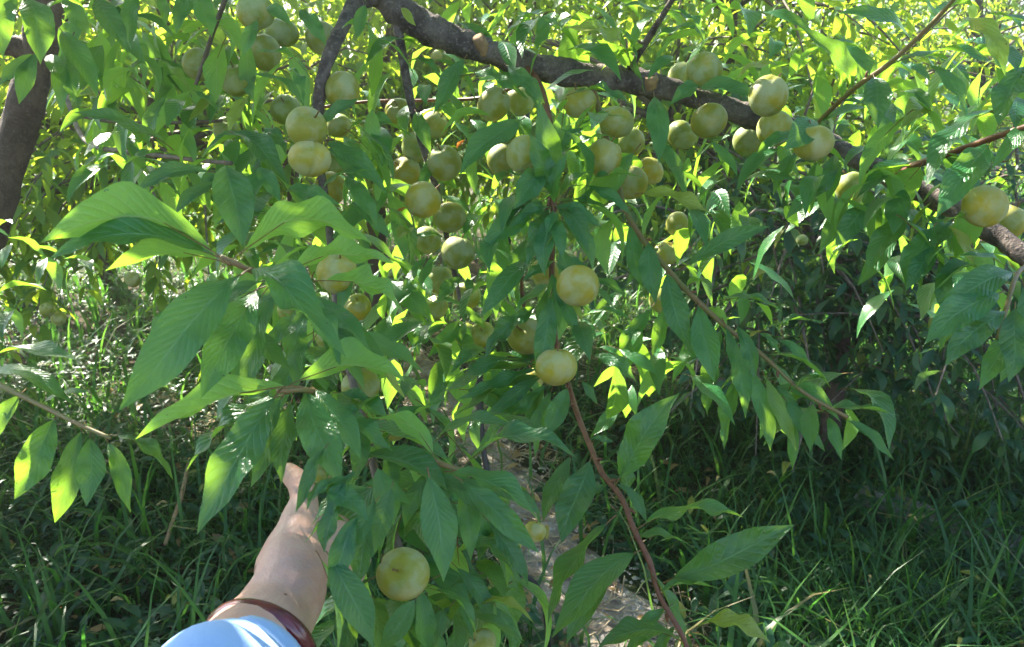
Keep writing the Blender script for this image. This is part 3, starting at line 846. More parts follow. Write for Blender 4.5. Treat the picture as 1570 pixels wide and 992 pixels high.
# hero leaves: (base x, base y, tip x, tip y, depth at base, depth at tip, width/length, roll, curl)
# roll 0 = upper side towards the camera, 90 = upper side to the sky (edge on), over 90 = underside seen
def hero(key, rows):
    for r in rows:
        bx, by, tx, ty, d0, d1, ratio, roll, curl = r[:9]
        mat = r[9] if len(r) > 9 else M_LEAF
        b, t = P(bx, by, d0), P(tx, ty, d1)
        c = t - b; L = c.length; x = c / L
        v = (CAM - (b + t) / 2).normalized()
        side = x.cross(v).normalized()
        if side.z < -0.03 or (abs(side.z) <= .03 and side.x > 0): side = -side
        nf = v - x * v.dot(x); nf.normalize()
        a = math.radians(roll)
        z = (nf * math.cos(a) + side * math.sin(a)).normalized()
        y = z.cross(x)
        sd = random.randrange(10**6)
        me = leaf_mesh(mat, nl=20, nw=2, ratio=ratio * (.76 if roll < 60 else .84), curl=curl * random.uniform(.9, 1.4), fold=random.uniform(.25, .85), wave=random.uniform(.02, .07),
                       twist=random.uniform(-.8, .8), pet=.11, seed=sd, serr=.012, sway=random.uniform(-.05, .05))
        m = Matrix(((x.x*L, y.x*L, z.x*L, b.x), (x.y*L, y.y*L, z.y*L, b.y), (x.z*L, y.z*L, z.z*L, b.z), (0, 0, 0, 1)))
        link('leaf', me, TW.get(key, MAIN), None, m)
        global NHERO
        NHERO += 1
NHERO = 0
hero('F1', [
 (325,385,62,372,.60,.56,.52,130,.17), (330,392,75,398,.61,.58,.36,56,.13), (335,399,160,416,.62,.62,.44,120,.10),
 (375,384,572,376,.62,.62,.50,128,.20), (447,413,605,404,.68,.68,.40,120,.13), (388,412,531,548,.62,.56,.34,30,.13),
 (500,430,621,482,.72,.70,.46,120,.13), (368,422,182,630,.60,.54,.37,24,.10), (393,446,307,612,.62,.58,.42,14,.10),
 (388,446,272,573,.69,.68,.32,62,.10), (370,506,446,566,.72,.70,.42,20,.08), (440,432,382,484,.70,.72,.42,30,.1),
 (470,480,400,548,.76,.74,.36,25,.1), (478,470,575,548,.75,.72,.3,35,.1), (487,500,596,560,.78,.76,.33,25,.12)])
hero('F2', [
 (457,584,622,586,.68,.66,.50,128,.18), (437,592,207,674,.63,.60,.38,120,.08), (425,608,284,724,.66,.63,.30,60,.08),
 (420,610,302,820,.62,.56,.36,16,.10), (440,640,384,748,.68,.66,.33,30,.06), (470,602,523,744,.66,.62,.46,10,.08),
 (484,598,554,706,.67,.64,.40,20,.08), (497,688,453,786,.62,.60,.30,30,.12), (452,620,420,700,.70,.70,.32,40,.06),
 (505,612,470,700,.74,.72,.36,15,.08), (540,650,500,735,.82,.80,.4,20,.1)])
hero('F2b', [
 (664,696,566,641,.67,.66,.54,128,.22), (666,677,798,659,.69,.68,.34,66,.15), (718,706,887,704,.66,.64,.36,64,.17),
 (696,723,828,800,.66,.63,.36,42,.13), (709,738,827,848,.64,.61,.31,16,.09), (652,729,760,797,.70,.68,.42,30,.10),
 (658,731,680,893,.61,.58,.44,4,.08), (579,718,604,806,.64,.63,.56,8,.06), (620,680,600,733,.70,.70,.52,15,.08),
 (690,770,792,817,.75,.73,.42,45,.10), (688,818,786,870,.76,.75,.40,40,.10), (520,738,470,784,.61,.60,.36,55,.16),
 (563,748,478,806,.63,.61,.34,50,.14), (553,812,467,834,.605,.59,.36,82,.20), (507,857,572,992,.58,.56,.46,8,.08),
 (636,920,581,1000,.61,.60,.52,14,.08), (493,858,517,1005,.60,.58,.34,74,.06), (536,890,532,1010,.61,.61,.4,15,.05),
 (590,806,540,877,.64,.63,.42,12,.08), (668,904,731,976,.72,.70,.36,55,.15),
 (725,930,820,957,.73,.72,.34,70,.13), (726,942,806,994,.72,.71,.36,50,.12), (748,888,690,903,.76,.75,.4,60,.12),
 (560,690,640,645,.80,.78,.36,70,.1), (570,700,690,610,.84,.84,.30,55,.08), (600,700,512,660,.80,.78,.4,50,.1),
 (650,850,700,930,.78,.78,.34,20,.1), (620,960,690,1010,.74,.74,.4,30,.1), (498,742,566,800,.60,.585,.48,20,.1), (548,790,500,900,.59,.575,.44,12,.06), (522,752,497,848,.60,.585,.42,20,.1), (566,800,545,900,.60,.59,.46,10,.06), (540,735,478,770,.605,.59,.42,50,.14), (575,770,520,862,.60,.58,.40,14,.08), (600,748,575,850,.61,.60,.42,10,.06), (545,722,505,800,.605,.59,.38,25,.1), (560,740,630,775,.67,.66,.4,25,.1),
 (595,760,560,830,.66,.65,.4,15,.1), (600,690,545,705,.82,.8,.44,30,.1), (655,900,590,955,.76,.75,.36,30,.12)])
hero('F1', [
 (350,430,222,560,.66,.64,.36,40,.1), (402,452,336,592,.67,.65,.36,24,.1), (422,452,372,604,.70,.68,.36,30,.08), (455,452,522,562,.70,.68,.36,22,.1),
 (470,472,455,602,.74,.72,.36,18,.1), (480,520,420,642,.76,.74,.36,26,.1), (520,540,622,612,.78,.76,.34,40,.12), (400,432,300,502,.66,.64,.34,50,.1), (495,480,560,600,.78,.76,.38,20,.1)])
hero('F2', [
 (430,612,350,752,.66,.64,.36,22,.08), (447,617,432,742,.68,.66,.36,12,.08), (500,622,602,692,.70,.68,.38,34,.12), (520,602,604,652,.74,.72,.4,45,.12),
 (560,642,540,742,.70,.68,.40,14,.08), (590,692,612,765,.70,.69,.46,12,.08), (640,702,692,792,.70,.68,.38,24,.1), (660,722,620,812,.69,.69,.38,18,.08),
 (702,742,722,862,.70,.68,.36,14,.08), (742,742,832,792,.72,.70,.36,40,.12), (690,730,640,800,.74,.73,.4,20,.1), (750,800,810,900,.76,.75,.36,24,.1),
 (700,870,760,960,.74,.73,.38,24,.1), (640,900,660,1000,.70,.70,.42,14,.08), (690,930,640,1010,.72,.72,.4,20,.1), (760,930,790,1010,.76,.76,.4,20,.1)])
hero('F3', [
 (83,643,22,766,.76,.73,.50,8,.06), (138,672,132,777,.75,.73,.52,6,.06), (124,662,84,802,.78,.76,.40,20,.06),
 (166,680,201,788,.75,.74,.32,12,.10), (180,668,266,736,.74,.73,.34,50,.14), (-18,550,119,552,.80,.78,.30,72,.10),
 (-10,568,118,624,.80,.78,.30,40,.10), (30,606,-30,690,.8,.8,.4,20,.1), (60,625,140,600,.79,.79,.3,75,.1)])
hero('B', [
 (848,292,826,150,1.08,1.03,.32,18,.10), (848,293,811,204,1.07,1.02,.46,20,.10), (832,257,787,321,1.06,1.02,.52,16,.08),
 (832,308,727,398,1.07,1.04,.34,26,.08), (841,320,806,411,1.07,1.03,.34,20,.10), (855,318,903,388,1.07,1.02,.40,22,.15),
 (858,314,888,352,1.09,1.07,.42,30,.12), (858,302,906,262,1.08,1.06,.42,60,.12), (826,302,766,336,1.09,1.07,.36,48,.12),
 (895,287,986,273,1.09,1.08,.28,82,.13), (900,285,970,332,1.10,1.08,.30,35,.10), (862,310,940,328,1.1,1.1,.3,70,.12),
 (797,185,705,269,1.12,1.08,.38,14,.08), (778,100,836,160,1.15,1.12,.36,18,.10), (705,116,811,153,1.18,1.15,.26,62,.14),
 (880,142,969,163,1.15,1.13,.28,70,.10), (888,193,963,181,1.13,1.12,.28,80,.12), (868,233,940,208,1.11,1.1,.3,70,.1),
 (852,437,789,480,1.06,1.04,.36,64,.10), (822,470,742,552,1.08,1.05,.32,22,.07), (842,442,824,500,1.06,1.05,.4,12,.06),
 (844,455,821,573,1.02,1.00,.36,8,.05), (851,448,884,522,1.04,1.02,.34,14,.08), (875,392,908,434,1.02,1.00,.36,20,.12),
 (854,405,887,468,1.02,1.0,.26,30,.14), (806,365,789,447,1.10,1.08,.50,16,.08), (898,483,966,488,1.1,1.08,.34,70,.13),
 (888,490,914,522,1.12,1.1,.45,40,.12), (910,545,976,586,1.08,1.06,.44,30,.10), (918,533,957,549,1.1,1.1,.4,50,.1),
 (870,596,834,673,.98,.95,.46,6,.06), (892,585,916,620,1.0,1.0,.45,20,.1), (830,180,800,125,1.15,1.15,.35,40,.1),
 (855,240,905,190,1.12,1.12,.33,45,.1), (845,330,862,400,1.04,1.02,.38,10,.1), (848,322,836,425,1.05,1.02,.36,12,.1), (852,325,838,360,1.04,1.02,.5,20,.1), (846,318,780,352,1.06,1.03,.36,40,.12), (852,316,925,352,1.06,1.04,.34,34,.12), (850,312,872,232,1.06,1.03,.36,30,.1), (846,420,858,505,1.05,1.03,.38,14,.08), (848,300,770,262,1.07,1.05,.32,55,.12), (850,400,800,432,1.06,1.04,.38,35,.1), (905,430,960,455,1.15,1.15,.36,40,.1)])
hero('S', [
 (815,552,688,592,1.08,1.06,.24,52,.08), (818,558,671,606,1.09,1.08,.22,70,.06), (822,566,699,614,1.08,1.06,.24,40,.06),
 (826,576,694,642,1.08,1.06,.24,50,.05), (831,577,734,652,1.07,1.05,.26,30,.06), (836,590,758,668,1.07,1.05,.28,20,.06),
 (826,554,703,560,1.1,1.1,.22,75,.08), (834,592,800,675,1.08,1.06,.28,15,.05), (812,560,720,575,1.12,1.1,.24,60,.08),
 (845,600,820,700,1.06,1.05,.3,20,.06), (800,600,745,690,1.1,1.1,.26,35,.06), (790,620,730,700,1.14,1.14,.26,40,.05)])
hero('B', [
 (904,707,861,834,.84,.80,.50,10,.06), (874,700,832,802,.92,.90,.36,16,.05), (972,848,846,978,.77,.74,.44,34,.14),
 (929,803,840,962,.79,.78,.34,55,.06), (935,885,868,988,.80,.79,.38,20,.06), (950,733,1043,602,.82,.80,.44,8,.05),
 (946,742,992,802,.81,.80,.34,30,.12), (940,678,905,672,.88,.88,.4,30,.1), (988,803,1148,796,.78,.76,.38,62,.12),
 (1032,886,1219,804,.76,.73,.36,10,.06), (1067,962,1182,986,.72,.70,.48,62,.14), (1048,984,916,993,.72,.70,.44,60,.14),
 (1166,1010,1262,1012,.72,.70,.50,60,.16), (1000,880,1048,1004,.76,.75,.34,70,.05), (1035,960,1000,1020,.74,.73,.4,30,.1),
 (1012,908,1102,902,.75,.74,.36,64,.12), (1022,932,958,1004,.745,.74,.4,30,.1), (1058,1000,1152,1026,.72,.72,.4,50,.12), (930,742,880,790,.84,.83,.38,24,.1), (978,822,1060,838,.79,.79,.34,60,.12), (965,800,945,690,.84,.84,.3,70,.08), (905,672,945,640,.92,.92,.34,50,.1)])
hero('A', [
 (712,90,664,176,1.2,1.17,.36,10,.06), (628,94,679,127,1.24,1.22,.36,60,.15), (533,200,636,213,1.2,1.18,.26,60,.14),
 (638,172,661,236,1.2,1.18,.42,10,.08), (682,365,629,366,1.24,1.22,.32,62,.10), (657,393,616,452,1.24,1.22,.26,35,.05),
 (672,391,638,447,1.24,1.22,.30,30,.05), (706,425,671,462,1.22,1.20,.50,12,.08), (717,427,722,449,1.22,1.21,.75,5,.06),
 (712,470,659,466,1.23,1.21,.36,60,.14), (705,492,654,550,1.24,1.22,.42,12,.06), (712,492,708,524,1.24,1.23,.5,10,.06),
 (682,495,621,547,1.26,1.24,.30,35,.06), (745,430,791,436,1.25,1.24,.34,60,.1), (738,475,786,488,1.25,1.24,.36,55,.12),
 (560,8,548,60,1.1,1.1,.5,10,.06), (615,12,638,40,1.18,1.17,.42,20,.1), (700,290,668,262,1.24,1.24,.5,20,.1),
 (665,240,640,295,1.22,1.2,.34,15,.08), (700,470,745,505,1.26,1.26,.36,30,.1), (690,500,740,560,1.28,1.28,.36,20,.08)])
hero('C', [
 (995,372,1005,467,1.08,1.06,.46,8,.06), (965,345,985,442,1.12,1.10,.34,14,.06), (1023,420,1061,547,1.06,1.03,.38,10,.06),
 (1072,470,1095,587,1.04,1.01,.44,8,.06), (1108,459,1201,480,1.05,1.04,.40,76,.12), (1172,505,1269,496,1.04,1.03,.30,80,.12),
 (1055,405,1181,347,1.08,1.04,.30,22,.07), (1130,500,1158,584,1.04,1.02,.36,18,.10), (1165,511,1197,546,1.05,1.04,.4,40,.12),
 (1195,521,1241,563,1.04,1.03,.36,30,.12), (1112,501,1143,642,1.06,1.04,.26,20,.05), (1150,560,1181,692,1.05,1.03,.28,15,.06),
 (1175,580,1221,692,1.04,1.02,.26,20,.06), (1206,615,1266,693,1.03,1.01,.34,10,.06), (1190,590,1236,662,1.05,1.04,.32,20,.06),
 (1257,630,1381,638,1.02,1.00,.26,72,.08), (1300,645,1371,706,1.0,.98,.30,40,.10), (1270,640,1291,706,1.02,1.0,.4,20,.08),
 (1215,598,1273,581,1.03,1.02,.36,78,.15), (985,296,1099,334,1.12,1.08,.28,36,.08), (1003,148,1010,252,1.14,1.10,.36,4,.06),
 (1010,380,960,440,1.14,1.12,.3,30,.08), (960,440,905,505,1.16,1.14,.3,30,.08), (1000,470,950,560,1.14,1.14,.34,20,.06),
 (985,480,960,570,1.16,1.16,.32,15,.06), (1030,460,1000,560,1.16,1.16,.30,25,.06), (1100,520,1085,640,1.1,1.1,.3,25,.06),
 (1080,500,1030,590,1.14,1.14,.34,20,.06), (1130,580,1110,690,1.1,1.08,.3,20,.06), (1210,640,1215,720,1.05,1.05,.3,20,.06)])
hero('R', [
 (1532,450,1417,528,.95,.92,.42,14,.07), (1552,418,1434,466,.98,.95,.40,24,.07), (1541,477,1449,560,.94,.91,.38,12,.06),
 (1556,473,1546,586,.95,.93,.46,6,.05), (1433,378,1390,444,1.04,1.02,.44,10,.06), (1337,310,1274,380,1.12,1.10,.42,14,.06),
 (1386,290,1369,362,1.10,1.08,.55,8,.06), (1432,348,1389,447,1.06,1.04,.46,10,.06), (1536,403,1464,394,.98,.97,.34,66,.12),
 (1284,258,1204,337,1.14,1.12,.32,18,.06), (1391,245,1311,306,1.14,1.11,.36,30,.08), (1280,237,1267,312,1.16,1.14,.42,10,.06),
 (1460,340,1420,400,1.08,1.06,.4,20,.06), (1500,410,1430,430,1.04,1.02,.36,50,.1), (1440,400,1445,480,1.04,1.02,.38,15,.06),
 (1560,500,1500,600,.98,.96,.36,15,.06), (1330,290,1340,375,1.16,1.14,.4,10,.06), (1420,330,1480,380,1.1,1.08,.4,30,.1),
 (1300,300,1255,390,1.18,1.18,.36,20,.06), (1250,250,1240,330,1.2,1.2,.38,15,.06), (1390,330,1330,420,1.12,1.1,.4,15,.06),
 (1570,440,1590,560,.98,.96,.44,15,.06), (1480,470,1440,540,1.04,1.04,.36,25,.06), (1225,235,1185,300,1.2,1.2,.36,25,.1)])
hero('E2', [
 (1515,222,1434,337,.98,.94,.38,8,.05), (1531,166,1419,286,.98,.96,.32,55,.12), (1576,100,1531,194,.95,.92,.42,10,.06),
 (1575,190,1520,260,.95,.94,.36,30,.08), (1450,240,1500,300,1.05,1.03,.34,20,.1), (1570,230,1610,330,.95,.95,.4,20,.1)])
hero('E1', [
 (1396,62,1284,20,.98,.96,.36,64,.16), (1308,132,1225,40,1.04,1.02,.36,40,.14), (1385,90,1533,101,.99,.96,.28,80,.14),
 (1478,26,1541,117,.93,.90,.36,36,.14), (1340,118,1346,198,1.0,.97,.54,8,.08), (1425,100,1482,180,.98,.96,.36,40,.14),
 (1385,140,1431,171,1.02,1.0,.42,40,.12), (1290,150,1275,70,1.06,1.05,.34,40,.1), (1252,186,1202,229,1.03,.99,.56,14,.08),
 (1217,200,1159,238,1.06,1.04,.36,30,.06), (1073,134,1161,151,1.12,1.08,.44,38,.10), (1076,133,1026,161,1.14,1.12,.52,40,.12),
 (1130,120,1195,100,1.12,1.12,.4,70,.14), (1440,30,1380,-10,.96,.96,.36,60,.1), (1290,155,1335,165,1.08,1.08,.34,60,.1)])
hero('E0', [
 (968,96,867,42,1.2,1.16,.34,66,.16), (965,90,893,28,1.2,1.18,.34,80,.16), (993,75,1086,43,1.16,1.14,.32,75,.13),
 (1005,103,1036,58,1.18,1.17,.45,100,.08), (850,18,824,82,1.2,1.18,.5,30,.1), (842,17,773,62,1.22,1.20,.4,70,.14),
 (1012,30,950,10,1.14,1.12,.36,70,.12), (1030,15,1080,70,1.12,1.1,.34,60,.12), (940,105,890,85,1.2,1.2,.34,90,.14),
 (920,110,1000,70,1.22,1.2,.3,95,.1), (975,95,945,40,1.2,1.2,.36,80,.1)])
hero('W', [
 (40,-5,62,99,1.0,.98,.52,10,.08), (15,-20,5,90,1.0,.98,.5,15,.08), (95,48,151,150,1.1,1.08,.36,14,.08), (55,82,29,160,1.14,1.12,.40,14,.08),
 (50,83,-4,134,1.14,1.12,.38,20,.08), (72,85,113,140,1.14,1.12,.42,18,.08), (100,85,118,160,1.14,1.12,.4,15,.08), (150,-5,196,82,1.08,1.06,.4,14,.08),
 (205,-10,200,78,1.1,1.08,.36,14,.08), (280,-10,270,52,1.1,1.08,.4,14,.08), (305,-10,325,58,1.1,1.08,.5,14,.08), (95,-5,140,55,1.1,1.1,.46,20,.08),
 (240,-10,255,40,1.1,1.1,.44,20,.1), (110,60,95,180,1.2,1.2,.3,20,.06)])
hero('J', [
 (253,219,112,172,1.12,1.08,.28,54,.12), (268,238,189,254,1.12,1.10,.34,80,.14), (320,263,204,297,1.0,.97,.36,40,.09),
 (346,254,373,380,.92,.88,.52,6,.07), (396,256,431,312,1.0,.98,.44,14,.08), (358,203,444,285,1.06,1.02,.34,30,.08), (405,195,440,240,1.06,1.04,.42,35,.1),
 (466,162,387,113,1.06,1.04,.26,62,.16), (471,111,391,80,1.04,1.02,.24,80,.18), (440,105,466,160,1.06,1.02,.26,40,.15),
 (493,190,549,151,1.05,1.04,.42,30,.08), (438,293,521,313,1.02,1.0,.42,40,.10), (503,218,594,300,1.06,1.03,.30,24,.07),
 (505,228,560,280,1.12,1.1,.34,20,.08), (495,290,573,261,1.04,1.02,.34,66,.13), (330,280,268,330,1.06,1.04,.4,30,.1),
 (350,260,300,300,1.08,1.06,.4,30,.1), (420,330,330,345,.98,.96,.36,70,.12), (530,270,580,350,1.08,1.06,.36,20,.08), (540,310,600,370,1.1,1.1,.36,25,.08),
 (400,225,330,210,1.1,1.1,.36,60,.1), (455,20,430,-30,1.1,1.1,.4,30,.1), (460,15,500,70,1.08,1.06,.4,20,.1), (410,10,450,40,1.08,1.06,.44,20,.1), (395,30,370,90,1.02,1.0,.36,15,.1),
 (380,150,350,210,1.16,1.14,.36,20,.1), (290,140,240,90,1.2,1.2,.36,50,.1), (300,140,335,170,1.2,1.2,.4,40,.1), (520,480,560,400,1.0,1.0,.36,30,.1)])
hero('left', [(622,318,607,326,1.2,1.2,.4,30,.1,M_LEAF_DRY), (545,762,552,782,.8,.8,.5,20,.1,M_LEAF_DRY), (712,215,700,228,1.3,1.3,.6,30,.1,M_LEAF_DRY)])

# ordinary leaves that fill in behind the large ones
auto('J', [(200, 232, 1.4), (300, 250, 1.25), (400, 300, 1.2), (470, 350, 1.2)], .035, .095)
auto('J', [(480, 120, 1.2), (420, 200, 1.2), (380, 300, 1.2), (360, 400, 1.1)], .035, .095)
auto('left', [(500, 200, 1.25), (560, 260, 1.25), (590, 340, 1.25), (580, 420, 1.2)], .04, .09)
auto('left', [(520, 300, 1.2), (450, 420, 1.05), (420, 520, .95), (440, 600, .9)], .033, .095)
auto('left', [(560, 660, .92), (620, 720, .9), (680, 800, .88), (740, 860, .86)], .03, .085)
auto('left', [(585, 760, .84), (560, 850, .8), (540, 930, .76), (560, 1010, .74)], .03, .09)
auto('left', [(615, 850, .82), (680, 920, .8), (760, 960, .8)], .03, .09)
for q in [(560, 620, .80), (600, 600, .86), (640, 650, .84), (530, 560, .84), (700, 700, .84), (740, 760, .84), (660, 760, .78), (620, 800, .74), (700, 820, .80), (760, 860, .84), (690, 900, .80),
          (740, 930, .80), (640, 960, .76), (580, 900, .72), (540, 620, .78), (470, 560, .78), (430, 480, .8), (480, 420, .84), (560, 520, .92), (400, 560, .76), (590, 700, .72), (540, 700, .68), (660, 860, .74), (780, 900, .84),
          (640, 540, 1.15), (690, 590, 1.12), (740, 600, 1.1), (760, 560, 1.1), (700, 530, 1.2),
          (880, 470, 1.04), (820, 400, 1.06), (780, 360, 1.08), (880, 340, 1.06), (920, 300, 1.08), (800, 280, 1.06), (760, 200, 1.1), (860, 190, 1.08), (920, 150, 1.1), (980, 240, 1.1), (640, 180, 1.16), (600, 230, 1.16), (590, 300, 1.16), (640, 320, 1.2), (740, 400, 1.16),
          (560, 200, 1.08), (420, 190, 1.08), (390, 140, 1.1), (440, 90, 1.08), (350, 60, 1.12), (300, 150, 1.15), (430, 250, 1.04), (450, 330, 1.0), (400, 350, 1.0), (550, 360, 1.1), (320, 230, 1.1),
          (1030, 300, 1.1), (1080, 240, 1.14), (1130, 240, 1.14), (1130, 300, 1.16), (1210, 260, 1.12), (1260, 280, 1.1), (1340, 260, 1.08), (1400, 300, 1.06), (1450, 360, 1.02), (1500, 380, 1.0), (1540, 300, 1.0), (1420, 220, 1.06), (1330, 200, 1.1), (1260, 110, 1.1), (1180, 90, 1.15), (1100, 60, 1.16), (1020, 60, 1.18), (1510, 60, 1.0), (1550, 140, .98), (1400, 140, 1.05),
          (900, 60, 1.2), (840, 60, 1.2), (780, 40, 1.22), (700, 30, 1.24), (650, 110, 1.2), (570, 60, 1.15), (520, 180, 1.1), (150, 50, 1.2), (200, 80, 1.2), (250, 120, 1.25), (160, 180, 1.4), (190, 230, 1.4), (1180, 600, 1.05), (1060, 560, 1.1), (1010, 540, 1.15), (940, 540, 1.12), (1290, 620, 1.05)]:
    ex = random.uniform(-60, 60)
    auto('left' if q[1] > 400 else 'A', [(q[0] - ex * .5, q[1] - 60, q[2] + .06), (q[0], q[1] - 20, q[2] + .02), (q[0] + ex * .5, q[1] + 30, q[2])], .028, .098, .75)
auto('E0', [(760, 84, 1.3), (790, 150, 1.3), (800, 240, 1.3), (790, 330, 1.28)], .034, .095)
auto('E0', [(915, 118, 1.3), (930, 200, 1.3), (950, 290, 1.28), (940, 380, 1.25)], .034, .095)
auto('C', [(1060, 147, 1.3), (1075, 230, 1.3), (1090, 300, 1.3), (1060, 370, 1.3)], .034, .095)
auto('R', [(1150, 178, 1.32), (1170, 250, 1.3), (1200, 310, 1.3), (1220, 360, 1.28)], .036, .095)
auto('R', [(1310, 245, 1.28), (1360, 320, 1.26), (1400, 390, 1.2), (1450, 430, 1.15)], .03, .095)
auto('R', [(1460, 318, 1.2), (1520, 400, 1.15), (1570, 480, 1.1), (1590, 560, 1.1)], .034, .095)
auto('E2', [(1240, 206, 1.3), (1300, 150, 1.3), (1340, 60, 1.3)], .04, .09)
auto('E2', [(1400, 255, 1.2), (1460, 190, 1.2), (1530, 130, 1.2), (1600, 60, 1.2)], .04, .095)
auto('E0', [(700, 62, 1.3), (720, 10, 1.35), (760, -40, 1.4)], .035, .095)
auto('E0', [(840, 106, 1.3), (870, 40, 1.32), (900, -30, 1.35)], .035, .095)
auto('E0', [(1060, 147, 1.3), (1120, 80, 1.3), (1170, 0, 1.3)], .035, .095)
auto('E0', [(1150, 178, 1.3), (1220, 110, 1.3), (1260, 20, 1.3)], .035, .095)
auto('W', [(75, 20, 1.6), (150, 20, 1.4), (240, 10, 1.3), (330, -10, 1.25)], .03, .1, .9)
auto('W', [(120, 60, 1.6), (150, 130, 1.5), (190, 200, 1.5), (220, 290, 1.5)], .035, .1, .8)
auto('W', [(130, 200, 1.7), (180, 250, 1.6), (240, 330, 1.6)], .04, .095, .8)
auto('L', [(470, -60, 1.25), (420, -10, 1.2), (380, 50, 1.2), (330, 90, 1.2)], .04, .095, .7)
auto('F3', [(-140, 300, 1.7), (-20, 350, 1.6), (60, 385, 1.55), (140, 410, 1.5)], .03, .1, 1.0)
auto('F3', [(-120, 380, 1.7), (-30, 440, 1.6), (30, 480, 1.6)], .03, .1, 1.0)
for i in range(70):
    q = random.choice([(330, 620, 60, 470), (600, 1040, 130, 560), (1040, 1570, 160, 400), (480, 1570, -20, 120), (150, 400, -20, 260)])
    bx, by = random.uniform(q[0], q[1]), random.uniform(q[2], q[3]); dd = random.uniform(1.3, 1.6)
    ex = random.uniform(-70, 70)
    auto('H', [(bx, by, dd), (bx + ex * .5, by + 40, dd - .03), (bx + ex, by + 120, dd - .02)], .026, .095, .6)
# the crown goes on above the picture and shades what hangs below it
rng = np.random.default_rng(77)
crown_tw = Merge()
for i in range(380):
    p = limb = None
    t = rng.random()
    c = np.array([rng.uniform(-1.7, 0.8), rng.uniform(.55, 2.3), rng.uniform(1.85, 3.0)])
    out = rng.normal(0, 1, 3) * np.array([1, 1, .35]) + np.array([.1, -.1, .1]); out /= np.linalg.norm(out)
    L = rng.uniform(.25, .5)
    path = [tuple(c), tuple(c + out * L * .5), tuple(c + out * L + np.array([0, 0, -.10]))]
    x_, y_, d_ = project(np.array(path))
    if (y_ > -90).any(): continue
    AUTO.append(('crown', path, .036, .105, .5, .95))
    v, f = tube_arrays(path, [.006, .004, .002], 4, 2, 0, 0, False); crown_tw.add(v, f)
    if i % 5 == 0:
        h = np.array(P(190, -230, 1.62)) * .6 + np.array(P(105, -300, 1.75)) * .4
        m = (h + c) / 2 + np.array([0, 0, .15])
        v, f = tube_arrays([h, m, c], [.016, .011, .006], 6, 4, .05, i, False); crown_tw.add(v, f)
tag(link('twigs', crown_tw.mesh('twigs'), MAIN, M_TWIG), kind='stuff')

keys, PP, DD, NN, SS = [], [], [], [], []
for (key, path, sp, size, droop, spread) in AUTO:
    a = shoot_leaves(path, sp, size, rng, spread, droop, .03)
    keys += [key] * len(a[0]); PP.append(a[0]); DD.append(a[1]); NN.append(a[2]); SS.append(a[3])
pos, dirs, nn, sz = map(np.concatenate, (PP, DD, NN, SS))
ok = np.ones(len(pos), bool)
for fr in [f_ for t_ in (.15, .4, .6, .85) for f_ in [(t_,) + tuple(q_) for q_ in FRUITS]]:          # leaves do not grow through or right over the fruit
    if fr[0] != (globals().get('t_last')):
        t_last = fr[0]; x_, y_, d_ = project(pos + dirs * sz[:, None] * t_last)
    fr = fr[1:]
    fd = fr[5] if len(fr) > 5 else min(1.45, max(1.0, 31.5 / fr[2]))
    ok &= ~((np.hypot(x_ - fr[0], y_ - fr[1]) < fr[2] * .92) & (d_ < fd + .03))
x_, y_, d_ = project(pos + dirs * sz[:, None] * .5)
ok &= ~((np.abs(x_ - 425) < 70) & (y_ > 730) & (d_ < .8))
keys = [k for k, o_ in zip(keys, ok) if o_]
pos, dirs, nn, sz = pos[ok], dirs[ok], nn[ok], sz[ok]
vis = in_view(pos + dirs * sz[:, None] * .5)
x_, y_, d_ = project(pos)
score = np.where(vis, sz / d_, 0)
order = np.argsort(-score)
ntop = max(0, 420 - NHERO)
idx = order[:ntop]; idx = idx[score[idx] > 0]
rest = np.ones(len(pos), bool); rest[idx] = False
leaf_objects(lambda i: TW.get(keys[idx[i]], MAIN), pos[idx], dirs[idx], nn[idx], sz[idx], M_LEAF)
tag(link('leaves', merged_leaves('leaves', pos[rest], dirs[rest], nn[rest], sz[rest], M_LEAF, rng), MAIN), kind='stuff')
print('hero leaves', NHERO, 'auto leaves', len(pos), 'visible', int(vis.sum()))

# ------------------------------------------------------------------ plums
def fruit_mesh(seed):
    rg = np.random.default_rng(seed)
    nu, nv = 48, 24
    V, F = [], []
    ob = rg.uniform(.90, 1.06); ph0 = 0.0; tip = rg.uniform(.0, .07); gd = rg.uniform(.05, .09)
    for j in range(nv + 1):
        th = math.pi * j / nv
        for i in range(nu):
            p = 2 * math.pi * i / nu
            r = 1.0
            dp = abs((p - ph0 + math.pi) % (2 * math.pi) - math.pi)
            r -= gd * math.exp(-(dp / .11) ** 2) * math.sin(th) ** .5
            r += .015 * math.cos(2 * p + seed) * math.sin(th)
            zz = math.cos(th) * ob
            dim = .20 * math.exp(-(th / .30) ** 2)
            zz -= dim
            zz -= tip * math.exp(-((math.pi - th) / .25) ** 2)
            V.append((r * math.sin(th) * math.cos(p), r * math.sin(th) * math.sin(p), zz * r))
    for j in range(nv):
        for i in range(nu):
            i2 = (i + 1) % nu
            F.append((j*nu+i, (j+1)*nu+i, (j+1)*nu+i2, j*nu+i2))
    return np_mesh('plum', np.array(V), np.array(F), mats=[M_FRUIT])
FM = [fruit_mesh(k) for k in range(6)]
sv, sf = tube_arrays([(0, 0, .72), (.02, .01, .95), (.10, .04, 1.22)], [.045, .038, .05], 6, 3)
STEM = np_mesh('stem', sv, sf, mats=[M_PETIOLE])
